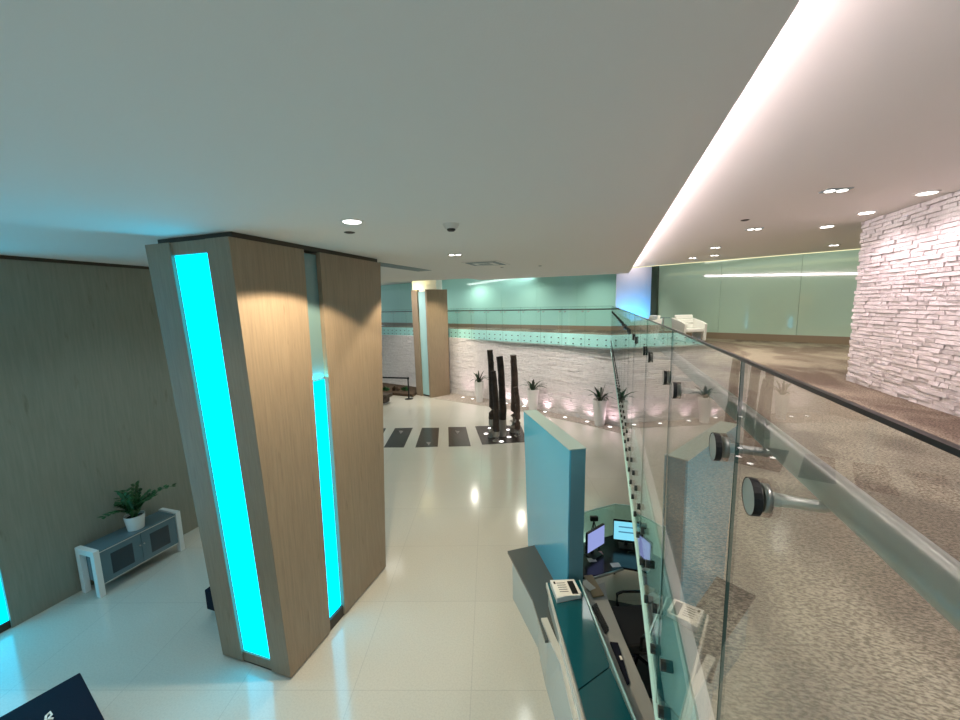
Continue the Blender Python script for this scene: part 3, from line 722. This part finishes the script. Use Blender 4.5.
# black office chair
def office_chair(c, rot):
    t = thing('office_chair', 'black high-backed office chair behind the reception desk', 'chair', (c[0], c[1], 0))
    R = Matrix.Rotation(rot, 3, 'Z'); c = Vector((c[0], c[1], 0))
    def tr(bm): 
        for v in bm.verts: v.co = R @ (v.co*Vector((1.12, 1.12, 1.0))) + c
        return bm
    bm = nb(); box(bm, -.3, .3, -.3, .3, .47, .6); obj('seat', tr(bm), m_blackfab, t, bevel=.04)
    bm = nb(); hexa(bm, [(-.24, -.24, .6), (.24, -.24, .6), (.24, -.32, .6), (-.24, -.32, .6)], [(-.22, -.36, 1.28), (.22, -.36, 1.28), (.22, -.44, 1.28), (-.22, -.44, 1.28)]); obj('backrest', tr(bm), m_blackfab, t, bevel=.03)
    for s in (-1, 1):
        bm = nb(); tube(bm, [(s*.27, .1, .5), (s*.33, .12, .6), (s*.33, .12, .74), (s*.32, .05, .78), (s*.31, -.2, .77), (s*.28, -.3, .72)], .018, 8); obj('armrest', tr(bm), m_blackgloss, t, smooth=True)
    bm = nb(); tube(bm, [(0, 0, .1), (0, 0, .47)], .03, 12); obj('gas_lift', tr(bm), m_chrome, t, smooth=True)
    for k in range(5):
        a = k*2*PI/5; bm = nb(); tube(bm, [(0, 0, .13), (.29*math.cos(a), .29*math.sin(a), .085)], [.026, .018], 8); l = obj('base_leg', tr(bm), m_blackgloss, t)
        bm = nb(); x, y = .29*math.cos(a), .29*math.sin(a); tube(bm, [(x-.02, y, .035), (x+.02, y, .035)], .034, 12); obj('caster', tr(bm), m_black, l)
office_chair((.44, 5.02), PI*.62)
bm = nb(); prism(bm, [(.02, 6.1), (1.0, 6.1), (1.0, 4.58), (.3, 4.56)], 0.0, .008)
o = obj('chair_mat', bm, mat('grey_chair_mat', '3c3e40', .6), None, (.5, 5.3, 0)); tag(o, 'grey floor mat under the black office chair', 'mat')

# ------------------------------------------------------------------ left lobby: console, plant, seats
t = thing('console_cabinet', 'low grey glass-door console with white square end frames against the left wall', 'cabinet', (-8.42, 4.4, 0))
x0, x1, y0, y1, zt = -8.68, -8.18, 3.68, 5.1, .84
for ya in (y0, y1-.085):
    bm = nb(); yb = ya+.085; w = .1
    pr = [(x0, 0), (x0+w, 0), (x0+w, zt-w), (x1-w, zt-w), (x1-w, 0), (x1, 0), (x1, zt), (x0, zt)]
    a = [bm.verts.new((p[0], ya, p[1])) for p in pr]; b = [bm.verts.new((p[0], yb, p[1])) for p in pr]
    for poly in ((0, 1, 2, 7), (2, 3, 6, 7), (3, 4, 5, 6)):
        bm.faces.new([a[i] for i in poly]); bm.faces.new([b[i] for i in poly][::-1])
    for i in range(8): bm.faces.new((a[i], b[i], b[(i+1) % 8], a[(i+1) % 8]))
    obj('end_frame', bm, m_white, t, bevel=.004)
bm = nb(); box(bm, x0+.02, x1-.04, y0+.087, y1-.087, .2, zt-.06); obj('body', bm, m_grayglass, t)
bm = nb(); box(bm, x0+.01, x1-.015, y0+.087, y1-.087, zt-.06, zt-.03); obj('top', bm, m_grayglass, t, bevel=.003)
ym = (y0+y1)/2
for a, b in ((y0+.095, ym-.004), (ym+.004, y1-.095)):
    bm = nb(); box(bm, x1-.04, x1-.022, a, b, .2, zt-.065); d = obj('door', bm, m_grayglass, t, bevel=.002)
    bm = nb(); box(bm, x1-.023, x1-.018, a+.14, b-.14, .29, zt-.17); obj('glass_pane', bm, m_darkglass, d)
    bm = nb(); k = b-.03 if a < ym-.1 else a+.03; tube(bm, [(x1-.022, k, .55), (x1+.0, k, .55)], .012, 8); obj('knob', bm, m_steel, d)
for zz in (.2, zt-.055):
    bm = nb(); box(bm, x1-.021, x1-.012, y0+.09, y1-.09, zz-.01, zz+.006); obj('edge_strip', bm, m_trim, t)

pc = at(135, 527.5, zt-.03); pc = Vector((-8.42, pc.y, zt-.03))
pc = hit(135, 520, (-8.40, 0, 0), (1, 0, 0)); pc = Vector((-8.4, pc.y, zt-.03))
t = thing('potted_plant', 'leafy green houseplant in a white pot on the glass-door console', 'plant', pc)
bm = nb(); lathe(bm, pc, [(.125, 0), (.15, .2), (.158, .27), (.146, .27), (.14, .22)], 28); obj('pot', bm, m_white, t, smooth=False)
bm = nb(); lathe(bm, pc+Vector((0, 0, .22)), [(.138, 0), (.05, .012)], 20); obj('soil', bm, m_soil, t)
def leaflet(bm, p, d, up, L, w):
    d = d.normalized(); s = d.cross(up).normalized(); n = s.cross(d)
    pts = [p, p+d*L*.3+s*w, p+d*L*.7+s*w*.8-n*L*.05, p+d*L-n*L*.12, p+d*L*.7-s*w*.8-n*L*.05, p+d*L*.3-s*w, p+d*L*.5+n*w*.25]
    v = [bm.verts.new(x) for x in pts]
    for i in range(6): bm.faces.new((v[i], v[(i+1) % 6], v[6]))
rr = random.Random(11)
stems = []
for k in range(15):
    a = rr.uniform(0, 2*PI); lean = rr.uniform(.15, .75); L = rr.uniform(.28, .5)
    stems.append((a, lean, L))
stems += [(math.atan2(.62, .5), .95, .66), (math.atan2(.8, .25), .9, .55), (-1.6, 1.1, .42), (.3, .1, .62), (-1.2, .25, .6)]
for a, lean, L in stems:
    bm = nb(); pts = []; base = pc + Vector((.04*math.cos(a), .04*math.sin(a), .225))
    for i in range(9):
        f = i/8; ang = lean*f*1.1
        pts.append(base + Vector((math.cos(a)*L*f*math.sin(ang), math.sin(a)*L*f*math.sin(ang), L*f*math.cos(ang*.8))))
    for p in pts: 
        p.x = max(p.x, XL+.06)
    tube(bm, pts, [.009*(1-.6*i/8) for i in range(9)], 6)
    for i in range(2, 9):
        d = (pts[i]-pts[i-1]).normalized(); s = d.cross(Vector((0, 0, 1)));
        if s.length < .1: s = Vector((math.sin(a), -math.cos(a), 0))
        s.normalize()
        for sg in (-1, 1):
            leaflet(bm, pts[i], s*sg + d*.55 + Vector((0, 0, .15)), Vector((0, 0, 1)) if abs(d.z) < .9 else Vector((math.cos(a), math.sin(a), .3)), .11, .032)
    for v in bm.verts: v.co.x = max(v.co.x, XL+.02)
    obj('stem', bm, m_leaf, t)

# dark bench end behind the big column
t = thing('bench', 'dark navy bench end showing behind the left edge of the big column', 'bench', (-5.75, 4.2, 0))
bm = nb(); bx = at(209, 636, .1)
box(bm, -6.0, -5.25, 3.93, 4.9, .12, .46); obj('seat', bm, m_navy, t, bevel=.015)
bm = nb(); box(bm, -5.92, -5.3, 4.02, 4.85, 0, .12); obj('plinth', bm, m_black, t)
# low dark table at the near left corner of the photo
zt = .46; a = at(80, 672, zt); b = at(105, 720, zt); c = at(0, 715, zt)
e1 = (b-a).normalized(); e2 = Vector((e1.y, -e1.x, 0)); 
t = thing('ottoman', 'square dark navy ottoman in the bottom left corner, a white scrap on top', 'ottoman', (a.x+e1.x*.5+e2.x*.5, a.y+e1.y*.5+e2.y*.5, 0))
def quad(a, e1, e2, l1, l2, i=0): return [a+e1*i+e2*i, a+e1*(l1-i)+e2*i, a+e1*(l1-i)+e2*(l2-i), a+e1*i+e2*(l2-i)]
bm = nb(); prism(bm, [(p.x, p.y) for p in quad(a, e1, e2, 1.25, 1.0)], .1, zt); obj('seat', bm, m_navy, t, bevel=.012)
bm = nb(); prism(bm, [(p.x, p.y) for p in quad(a, e1, e2, 1.25, 1.0, .08)], 0, .1); obj('plinth', bm, m_black, t)
w = at(49, 714, zt)
bm = nb(); pts = [at(45, 722, zt+.012), at(46, 716, zt+.014), at(50, 712, zt+.016), at(51.5, 715, zt+.012), at(48, 719, zt+.012), at(53, 718.5, zt+.012)]
tube(bm, pts, .011, 6); o = obj('ribbon_scrap', bm, m_paper, None, (w.x, w.y, zt)); tag(o, 'small curled white scrap lying on the navy ottoman', 'paper')

# ------------------------------------------------------------------ floor inlays and the driftwood poles
IN = [[(150, 470), (257, 467), (203, 585), (83, 585)], [(312, 467), (415, 467), (407, 580), (272, 585)], [(470, 463), (575, 462), (605, 577), (472, 580)], [(630, 458), (905, 452), (945, 552), (673, 568)], [(10, 474), (97, 470), (30, 590), (-75, 594)]]
labs = ['first whole dark stone floor strip to the right of the big column', 'dark stone floor strip second from the driftwood pole pad, middle of the row', 'dark stone floor strip directly next to the driftwood pole pad', 'broad dark stone floor pad under the three driftwood poles', 'dark stone floor strip mostly hidden behind the big column']
for qd, lb in zip(IN, labs):
    P4 = [at(370+x/6, 350+y/6, 0) for x, y in qd]; c = sum(P4, Vector((0, 0, 0)))/4
    bm = nb(); prism(bm, [(p.x, p.y) for p in P4], .0, .006)
    if 'pad' in lb and 'broad' in lb:
        o = obj('floor_pad', bm, m_darkstone, None, c); tag(o, lb, 'floor inlay')
        continue
    t = thing('floor_strip', lb, 'floor inlay', c, 'dark floor strips in a row'); obj('stone', bm, m_darkstone, t)
    mk = {0: (185, 492), 1: (352, 560), 2: (525, 492)}.get(labs.index(lb))
    if mk:
        m3 = [at(370+(mk[0]+dx)/6, 350+(mk[1]+dy)/6, .007) for dx, dy in ((-14, -8), (14, -6), (0, 12))]
        bm = nb(); prism(bm, [(p.x, p.y) for p in m3], .006, .008); obj('triangle_mark', bm, m_mark, t)  # small flat grey triangle on top of the strip
def pole(label, foot, top, r, seed, short=None):
    rg = random.Random(seed); f = at(*foot); tp = hy(top[0], top[1], f.y)
    f.z = .006
    t = thing('driftwood_pole', label, 'sculpture', f)
    n = 14; bm = nb(); pts = []; rs = []
    for i in range(n+1):
        k = i/n; p = f.lerp(tp, k); p = p + Vector((rg.uniform(-.008, .008), rg.uniform(-.008, .008), 0)) + Vector((math.sin(k*PI)*.05, 0, 0))
        pts.append(p); rs.append(r*(1.1-.2*k)*rg.uniform(.96, 1.05))
    kk = 4 if not short else 3
    tube(bm, pts[kk-1:], rs[kk-1:], 9); obj('shaft', bm, m_burl2 if seed in (3, 5) else m_burl, t, smooth=False)
    bm = nb(); tube(bm, pts[:kk], [x*1.02 for x in rs[:kk]], 9); obj('metal_foot', bm, m_burlmetal, t)
pole('tallest dark driftwood pole, leftmost on the dark floor pad', (491.5, 437), (490, 350), .115, 1)
pole('dark middle driftwood pole standing on the floor pad', (502.5, 436), (499.5, 356.5), .13, 2)
pole('brown right driftwood pole behind the shorter one on the floor pad', (513.5, 432), (513.3, 355), .135, 3)
pole('short dark stump leaning on the leftmost driftwood pole', (496, 441), (493, 371), .11, 4, 1)
pole('shortest driftwood stump at the right of the pole group', (517, 436), (515.7, 387), .1, 5, 1)
for px, py, lb in ((486, 434, 'left'), (501.5, 441.8, 'front'), (508, 430, 'back right'), (509, 437.3, 'front right'), (490, 428.5, 'back left')):
    c = at(px, py, 0); t = thing('pad_light', 'round lit floor light, %s one on the pole pad' % lb, 'floor light', (c.x, c.y, .006), 'floor lights around the poles')
    bm = nb(); lathe(bm, (c.x, c.y, .006), [(.1, 0), (.1, .006), (.085, .008)], 20); obj('ring', bm, m_steel, t)
    bm = nb(); lathe(bm, (c.x, c.y, .0145), [(.08, 0), (.07, .002)], 20); obj('lens', bm, m_uplens, t)

# ------------------------------------------------------------------ white planters along the stone wall
def planter(px, yb, ytop, half, label, seed):
    b = at(px, yb, .012); rim = hy(px, ytop, b.y); h = rim.z - .012
    rt = half*(b.y)/F*1.06
    t = thing('white_planter', label, 'planter', (b.x, b.y, .012), 'white planters along the stone wall')
    bm = nb(); lathe(bm, (b.x, b.y, .012), [(rt*.66, 0), (rt*.8, h*.4), (rt*.95, h*.85), (rt, h), (rt*.9, h), (rt*.86, h*.92)], 32); obj('pot', bm, m_pot, t)
    bm = nb(); lathe(bm, (b.x, b.y, .012+h*.9), [(rt*.87, 0), (rt*.3, .02)], 20); obj('soil', bm, m_soil, t)
    rg = random.Random(seed)
    for k in range(17):
        a = k*2.4 + rg.uniform(-.3, .3); lean = rg.uniform(.15, 1.15); L = rg.uniform(.5, .8); w = .036
        bm = nb(); base = Vector((b.x+.05*math.cos(a), b.y+.05*math.sin(a), .012+h*.9)); rows = []
        N = 7
        for i in range(N+1):
            f = i/N; th = lean*(.35+.8*f)
            c = base + Vector((math.cos(a)*math.sin(th)*L*f, math.sin(a)*math.sin(th)*L*f, math.cos(th)*L*f + .04*math.sin(f*PI)))
            s = Vector((-math.sin(a), math.cos(a), 0))*w*(.5+1.2*f)*(1-f)**.6*1.6 if f < 1 else Vector((0, 0, 0))
            n = Vector((0, 0, .006))
            rows.append((c-s, c+n, c+s))
        vs = [[bm.verts.new(p) for p in r] for r in rows]
        for r0, r1 in zip(vs, vs[1:]):
            bm.faces.new((r0[0], r0[1], r1[1], r1[0])); bm.faces.new((r0[1], r0[2], r1[2], r1[1]))
        bmesh.ops.solidify(bm, geom=bm.faces[:], thickness=.004)
        obj('leaf', bm, m_leaf2 if k % 3 else m_leaf, t)
planter(479.5, 401.5, 381.5, 5.0, 'white tapered planter nearest the far oak column, left of the driftwood poles', 1)
planter(533, 411.5, 389, 5.8, 'white tapered planter between the driftwood poles and the top of the blue pylon', 2)
planter(599.5, 425, 399.5, 6.6, 'white tapered planter closest to the near glass balustrade corner', 3)

# in-ground uplights in the gravel strip
SP = Path(ins[::-1])
ups = [(463, 397.5), (472.5, 399), (506, 403.5), (524, 406.5), (545, 412), (565, 417.5), (587, 421.8), (610, 427), (636, 431.5)]
ords = ['first', 'second', 'third', 'fourth', 'fifth', 'sixth', 'seventh', 'eighth', 'ninth']
lights = []
for (px, py), od in zip(ups, ords):
    c = at(px, py, .012)
    t = thing('ground_uplight', 'round glowing uplight in the gravel strip, %s counted from the far column' % od, 'ground light', (c.x, c.y, .012), 'uplights along the stone wall')
    bm = nb(); lathe(bm, (c.x, c.y, .012), [(.12, 0), (.12, .008), (.1, .012)], 18); obj('ring', bm, m_steel, t)
    bm = nb(); lathe(bm, (c.x, c.y, .0245), [(.075, 0), (.065, .003)], 18); obj('lens', bm, m_uplens, t)
    lights.append(c)

# ------------------------------------------------------------------ far left: barrier, bench, planting bed
c = at(409, 399)
t = thing('belt_barrier', 'black belt barrier post by the far oak column with belt running left', 'barrier', (c.x, c.y, 0))
hh = hy(408, 378, c.y).z
for k, dx in enumerate((0, -2.6)):
    cc = c + Vector((dx, -.15*k, 0))
    bm = nb(); lathe(bm, (cc.x, cc.y, 0), [(.22, 0), (.22, .02), (.06, .05)], 24); obj('base', bm, m_black, t)
    bm = nb(); tube(bm, [(cc.x, cc.y, .04), (cc.x, cc.y, hh-.06)], .04, 12); obj('post', bm, m_black, t, smooth=True)
    bm = nb(); lathe(bm, (cc.x, cc.y, hh-.06), [(.055, 0), (.055, .09), (.03, .1)], 16); obj('head', bm, m_black, t)
bm = nb(); box(bm, c.x-2.57, c.x-.03, c.y-.09, c.y-.08, hh-.05, hh+.03); 
for v in bm.verts:
    v.co.y = c.y - .15*(c.x-v.co.x)/2.6 + (.006 if v.co.y > c.y-.085 else 0)
obj('belt', bm, m_black, t)
c = at(388, 403.5)
t = thing('bench', 'low dark wooden bench end peeking out right of the big column, far back', 'bench', (c.x-1, c.y, 0))
bm = nb(); box(bm, c.x-2.2, c.x+.12, c.y-.3, c.y+.3, .33, .5); obj('seat', bm, m_benchwood, t, bevel=.02)
for dx in (-.05, -2.0):
    bm = nb(); box(bm, c.x+dx-.09, c.x+dx, c.y-.26, c.y+.26, .06, .33); obj('leg', bm, m_benchwood, t)
bm = nb(); box(bm, c.x-2.1, c.x-.04, c.y-.04, c.y+.04, .06, .12); obj('stretcher', bm, m_benchwood, t)
a, b = at(378, 394.5), at(413, 397)
bm = nb(); prism(bm, [(-14.2, 18.9), (b.x, b.y), (-10.35, 20.2), (-13.8, 21.2)], 0, .14); o = struct('trim_7', bm, m_mulch)
rg = random.Random(9)
for i, (px, lb) in enumerate(((385.5, 'leftmost'), (396, 'middle'), (405, 'rightmost'))):
    c = at(px, 390.5, .14)
    t = thing('low_shrub', 'low dark shrub in the mulch bed behind the belt barrier, %s' % lb, 'shrub', (c.x, c.y, .14), 'shrubs in the mulch bed')
    bm = nb()
    for k in range(70):
        d = Vector((rg.gauss(0, 1), rg.gauss(0, 1), abs(rg.gauss(0, .9)))).normalized()
        leaflet(bm, c + d*rg.uniform(.05, .16), d+Vector((0, 0, .3)), Vector((d.y, -d.x, .3)), .13, .035)
    for v in bm.verts: v.co.z = max(v.co.z, .142)
    obj('foliage', bm, m_mulch if i == 1 else m_leaf, t)

# ------------------------------------------------------------------ white lounge chairs and glass table on the gallery
def lounge(c, rot, label):
    t = thing('lounge_chair', label, 'chair', (c[0], c[1], ZF), 'white lounge chairs on the gallery')
    R = Matrix.Rotation(rot, 3, 'Z'); cv = Vector((c[0], c[1], ZF))
    def tr(bm):
        for v in bm.verts: v.co = R @ v.co + cv
        return bm
    bm = nb(); box(bm, -.26, .26, -.3, .28, .3, .42); obj('seat', tr(bm), m_white, t, bevel=.03)
    for k in range(3):
        bm = nb(); z = .42+.13*k; y = .24+.03*k; hexa(bm, [(-.27, y, z), (.27, y, z), (.27, y+.1, z), (-.27, y+.1, z)], [(-.27, y+.03, z+.125), (.27, y+.03, z+.125), (.27, y+.13, z+.125), (-.27, y+.13, z+.125)])
        obj('back_cushion', tr(bm), m_white, t, bevel=.02)
    for s in (-1, 1):
        bm = nb(); pr = [(-.3, .05), (.3, .05), (.42, .55), (.46, .72), (-.12, .62), (-.34, .55)]
        a = [bm.verts.new((s*.27, p[0], p[1])) for p in pr]; b = [bm.verts.new((s*.34, p[0], p[1])) for p in pr]
        bm.faces.new(a); bm.faces.new(b[::-1])
        for i in range(6): bm.faces.new((a[i], b[i], b[(i+1) % 6], a[(i+1) % 6]))
        obj('side_panel', tr(bm), m_white, t, bevel=.015)
    for sx in (-.24, .24):
        for sy in (-.24, .26):
            bm = nb(); tube(bm, [(sx, sy, 0), (sx, sy, .31)], .015, 8); obj('leg', tr(bm), m_chrome, t)
cp = at(679, 324, ZF+.55)
lounge((2.3, 13.2), .35, 'white lounge chair at the right of the glass table, by the green glass wall')
lounge((1.0, 13.3), -1.2, 'white lounge chair at the left of the glass table, mostly behind the balustrade')
t = thing('glass_table', 'small round glass table between the two white lounge chairs', 'table', (1.66, 13.95, ZF))
bm = nb(); lathe(bm, (1.66, 13.95, ZF+.7), [(.2, 0), (.2, .012)], 28); obj('table_top', bm, m_grayglass, t)
bm = nb(); tube(bm, [(1.66, 13.95, ZF+.02), (1.66, 13.95, ZF+.7)], .025, 10); obj('stem', bm, m_chrome, t)
bm = nb(); lathe(bm, (1.66, 13.95, ZF), [(.15, 0), (.15, .012), (.03, .025)], 24); obj('foot', bm, m_chrome, t)

# ------------------------------------------------------------------ ceiling fixtures
def downlight(px, py, z, r, label, m=None, group=None, square=False):
    c = at(px, py, z)
    t = thing('downlight', label, 'ceiling light', (c.x, c.y, z), group)
    bm = nb()
    if square: rbox(bm, (c.x, c.y), (1, .2), r*2.2, r*1.4, z-.008, z)
    else: lathe(bm, (c.x, c.y, z-.01), [(r*.86, 0), (r, .004), (r, .01)], 28)
    obj('ring', bm, m_plastic if not square else m_grille, t)
    if square:
        for s in (-.55, .55):
            bm = nb(); lathe(bm, (c.x+s*r, c.y+s*r*.2, z-.012), [(r*.42, 0), (r*.42, .004)], 16); obj('lens', bm, m or m_lens2, t)
    else:
        bm = nb(); lathe(bm, (c.x, c.y, z-.013), [(r*.72, 0), (r*.78, .004)], 24); obj('lens', bm, m or m_lens2, t)
    return c
g1 = 'downlights of the lobby ceiling'; g2 = 'downlights of the walkway ceiling'
dl = downlight(352, 221, CZ, .115, 'bright round downlight in the grey ceiling in front of the big column', m_lens, g1)
d2_ = downlight(455, 254.5, CZ, .1, 'small twin downlight in the grey ceiling left of the square air diffuser', m_lens, g1, True)
downlight(927, 192.5, UZ, .1, 'lit round downlight nearest the camera beside the pink stone wall', m_lens, g2)
downlight(866.5, 212.3, UZ, .1, 'lit round downlight beside the top corner of the pink stone wall', m_lens, g2)
downlight(827, 226.2, UZ, .1, 'lit round downlight just left of the pink stone wall corner', m_lens, g2)
downlight(836, 190, UZ, .1, 'twin square downlight, largest one in the pink ceiling', m_lens, g2, True)
downlight(754.5, 228.8, UZ, .09, 'twin square downlight in the middle of the pink ceiling', m_lens, g2, True)
downlight(715.3, 247.3, UZ, .08, 'small downlight toward the left of the pink ceiling, upper of two', m_lens, g2, True)
downlight(714.5, 255.2, UZ, .08, 'small downlight just below its twin near the yellow light slot', m_lens, g2, True)
downlight(834, 245, UZ, .08, 'tiny downlight above the right end of the yellow light slot', m_lens, g2, True)
downlight(692.5, 257.8, UZ, .08, 'faint tiny downlight above the left end of the yellow light slot', m_lens, g2, True)
def disc(px, py, z, r, h, name, label, cat, m):
    c = at(px, py, z); bm = nb(); lathe(bm, (c.x, c.y, z-h), [(r*.6, 0), (r, h*.6), (r, h)], 20); o = obj(name, bm, m, None, (c.x, c.y, z)); tag(o, label, cat); return o
disc(349.5, 232.3, CZ, .06, .012, 'ceiling_sensor', 'small dark flat disc on the grey ceiling just below the round downlight', 'sensor', m_darkmetal)
c = at(451, 224, CZ); t = thing('smoke_detector', 'white smoke detector hanging from the grey ceiling', 'smoke detector', (c.x, c.y, CZ))
bm = nb(); lathe(bm, (c.x, c.y, CZ-.05), [(.06, 0), (.08, .03), (.09, .05)], 24); obj('housing', bm, m_plastic, t)
bm = nb(); lathe(bm, (c.x, c.y, CZ-.075), [(.03, 0), (.045, .012), (.045, .025)], 20); obj('sensor_head', bm, m_darkmetal, t)
disc(745, 220, UZ, .05, .012, 'ceiling_sensor', 'small grey disc on the pink ceiling left of the middle downlight', 'sensor', m_darkmetal)
disc(502, 267, CZ+.001, .04, .02, 'sprinkler_head', 'tiny sprinkler under the square air diffuser in the grey ceiling', 'sprinkler', m_steel)
disc(540, 265.5, CZ+.001, .04, .02, 'sprinkler_head', 'tiny sprinkler in the grey ceiling right of the square air diffuser', 'sprinkler', m_steel)
# air diffuser
dq = [at(461, 262.2, CZ), at(497, 260.2, CZ), at(510, 264.2, CZ), at(472, 265.2, CZ)]; c = sum(dq, Vector((0, 0, 0)))/4
t = thing('air_diffuser', 'square louvred air diffuser in the grey lobby ceiling', 'vent', c)
bm = nb(); prism(bm, [(p.x, p.y) for p in dq], CZ-.012, CZ); obj('frame', bm, m_plastic, t)
for k in (.82, .58, .34):
    bm = nb(); prism(bm, [(c.x+(p.x-c.x)*k, c.y+(p.y-c.y)*k) for p in dq], CZ-.02-.004*(1-k), CZ-.012); obj('louvre', bm, m_grille if k != .58 else m_plastic, t)
# linear slot vent beside the column head
a, b = at(381, 264.5, CZ+.075), at(430, 270.5, CZ+.075)
bm = nb(); q4 = [at(378.5, 262, CZ), at(431.5, 270.3, CZ), at(418, 271.3, CZ), at(377, 265.5, CZ)]; e = q4
prism(bm, [(p.x, p.y) for p in q4], CZ-.006, CZ)
o = obj('slot_vent', bm, m_grille, None, (e[0].x, e[0].y, CZ+.07)); tag(o, 'dark linear slot vent in the ceiling right of the big column head', 'vent')

# ------------------------------------------------------------------ light
def spot(name, loc, to, power, col, ang, blend=.5, size=.05):
    l = bpy.data.lights.new(name, 'SPOT'); l.energy = power; l.color = col; l.spot_size = math.radians(ang); l.spot_blend = blend; l.shadow_soft_size = size
    o = bpy.data.objects.new(name, l); COL.objects.link(o); o.location = loc
    o.rotation_euler = (Vector(to)-Vector(loc)).to_track_quat('-Z', 'Y').to_euler(); return o
def area(name, loc, to, sx, sy, power, col, spread=180):
    l = bpy.data.lights.new(name, 'AREA'); l.shape = 'RECTANGLE'; l.size = sx; l.size_y = sy; l.energy = power; l.color = col; l.spread = math.radians(spread)
    o = bpy.data.objects.new(name, l); COL.objects.link(o); o.location = loc
    o.rotation_euler = (Vector(to)-Vector(loc)).to_track_quat('-Z', 'Y').to_euler(); return o
warm = (1, .82, .58); pink = (1, .84, .83)
spot('column_downlight', (-2.6, 3.7, CZ-.04), (-2.6, 3.7, 0), 400, warm, 131, .12)
spot('column_downlight', (-3.15, 6.4, CZ-.04), (-3.3, 6.4, 0), 230, warm, 96, .3)
for x, y in ((-2.2, 1.0), (-1.5, 8.5), (-4.5, 9.5), (-1.2, 11.5), (-6.5, 9.0), (-5.5, 11.8), (-2.0, 4.5), ):
    pass
for x, y, c in ((-2.2, 1.0, 0), (-1.5, 8.3, 0), (-7.6, 10.4, 0), (-.6, 9.6, 0), (-4.0, 2.0, 0), (-8.0, 12.4, 0), (-2.0, 4.5, 0), (-7.0, 2.0, 1), (-7.0, 4.6, 1), (-6.8, 7.0, 1)):
    spot('lobby_fill', (x, y, CZ-.03), (x, y, 0), 102, (.62, .88, 1) if c else (.95, 1, .95), 125, .8, .45)  # spots added to brighten the lobby and cool its left side
for x, y in ((-6.5, 15.5), (-3, 14.6), (-9.5, 16.5), (-12.5, 18)):
    spot('void_fill', (x, y, 6.4), (x, y, 0), 330, (1, .95, .85), 110, .8, .4)  # added spots that lift the light level over the void
for c in lights:
    k = min(range(len(WB)-1), key=lambda i: abs((WB[i].x+WB[i+1].x)/2-c.x))
    spot('wall_uplight', (c.x, c.y, .06), (c.x+.18, c.y+.55, 2.2), 24, (1, .7, .78), 120, 1.0, .1)
for y in (3.6, 5.46, 6.34, 1.8):
    spot('walkway_downlight', (2.75, y, UZ-.03), (3.0, y, ZF), 40, (1, .74, .8), 135, .5)
for x, y in ((2.0, 4.9), (2.0, 7.0), (2.0, 9.0), (2.3, 10.6), (1.5, 2.5), (4.5, 10), (1.4, .6)):
    spot('walkway_downlight', (x, y, UZ-.03), (x, y, ZF), 105, (1, .82, .8), 130, .8)
l = bpy.data.lights.new('ceiling_cove', 'AREA'); l.shape = 'RECTANGLE'; l.size = .05; l.size_y = 15; l.energy = 128; l.color = (1, .82, .87)
o = bpy.data.objects.new('ceiling_cove', l); COL.objects.link(o)
zz = Vector((-.95, 0, -.25)).normalized(); yy = Vector((0, 1, 0)); xx = yy.cross(zz)
o.matrix_world = Matrix(((xx.x, yy.x, zz.x, .44), (xx.y, yy.y, zz.y, 5.2), (xx.z, yy.z, zz.z, CZ+.1), (0, 0, 0, 1)))
for x, y in ((3.4, 9.6), (5.2, 10.6), (2.2, 12.4), (1.6, 10.2)):
    spot('gallery_fill', (x, y, UZ-.03), (x, y, ZF), 95, (1, .95, .78), 140, .7)  # added spots to brighten the carpet at the far end of the walkway
area('glass_wall_wash', (3.2, 12.3, 6.25), (3.6, 13.6, 4.4), 5, .2, 22, (1, 1, .85))
area('back_wall_wash', (-6, 19.9, 6.3), (-6, 21.0, 4.6), 12, .2, 60, (.95, 1, .97))
for x, y in ((-1, 17.3), (-4.2, 18.9), (-7.4, 20.6), (-11, 22.0)):
    spot('gallery_fill', (x, y, 6.4), (x-.0, y-.2, ZF), 150, (1, .97, .85), 150, .8)  # added fill for the aqua wall and floor behind the far glass
for x, y in ((-1, 13.2), (-4, 14.4), (-7, 15.6), (-10.5, 17.0)):
    spot('stone_wall_fill', (x, y, 6.4), (x+.8, y+2.8, 2.3), 470, (1, .92, .86), 95, .9)  # added spots that brighten the upper part of the stone wall
spot('column_blue_wash', (.75, 15.9, ZF+.05), (.85, 16.8, 4.5), 420, (.02, .4, 1), 95, .9)
spot('column_top_wash', (.8, 15.7, 6.3), (.85, 16.8, 5.9), 40, (1, .82, .8), 100, .9)
spot('far_column_fill', (-7.6, 17.2, 6.3), (-8.7, 19.0, 2.2), 420, (1, .86, .6), 70, .7)  # added warm spot, brightens the oak of the far column
l = spot('far_column_lamp', (-9.75, 18.55, 5.66), (-9.6, 18.9, 6.4), 40, (1, .9, .45), 150, .9)
l = bpy.data.lights.new('recess_fill', 'AREA'); l.shape = 'RECTANGLE'; l.size = .03; l.size_y = .3; l.energy = 2; l.color = (0, .75, 1)
o = bpy.data.objects.new('recess_fill', l); COL.objects.link(o); o.location = (-3.905, 4.43, 3.82); o.rotation_euler = (PI, 0, 0)  # added lamp that makes the cyan fade out up the grey sheet
W = bpy.data.worlds.new('world'); S.world = W; W.use_nodes = True
W.node_tree.nodes['Background'].inputs['Color'].default_value = (.74, .93, 1, 1)
W.node_tree.nodes['Background'].inputs['Strength'].default_value = .5
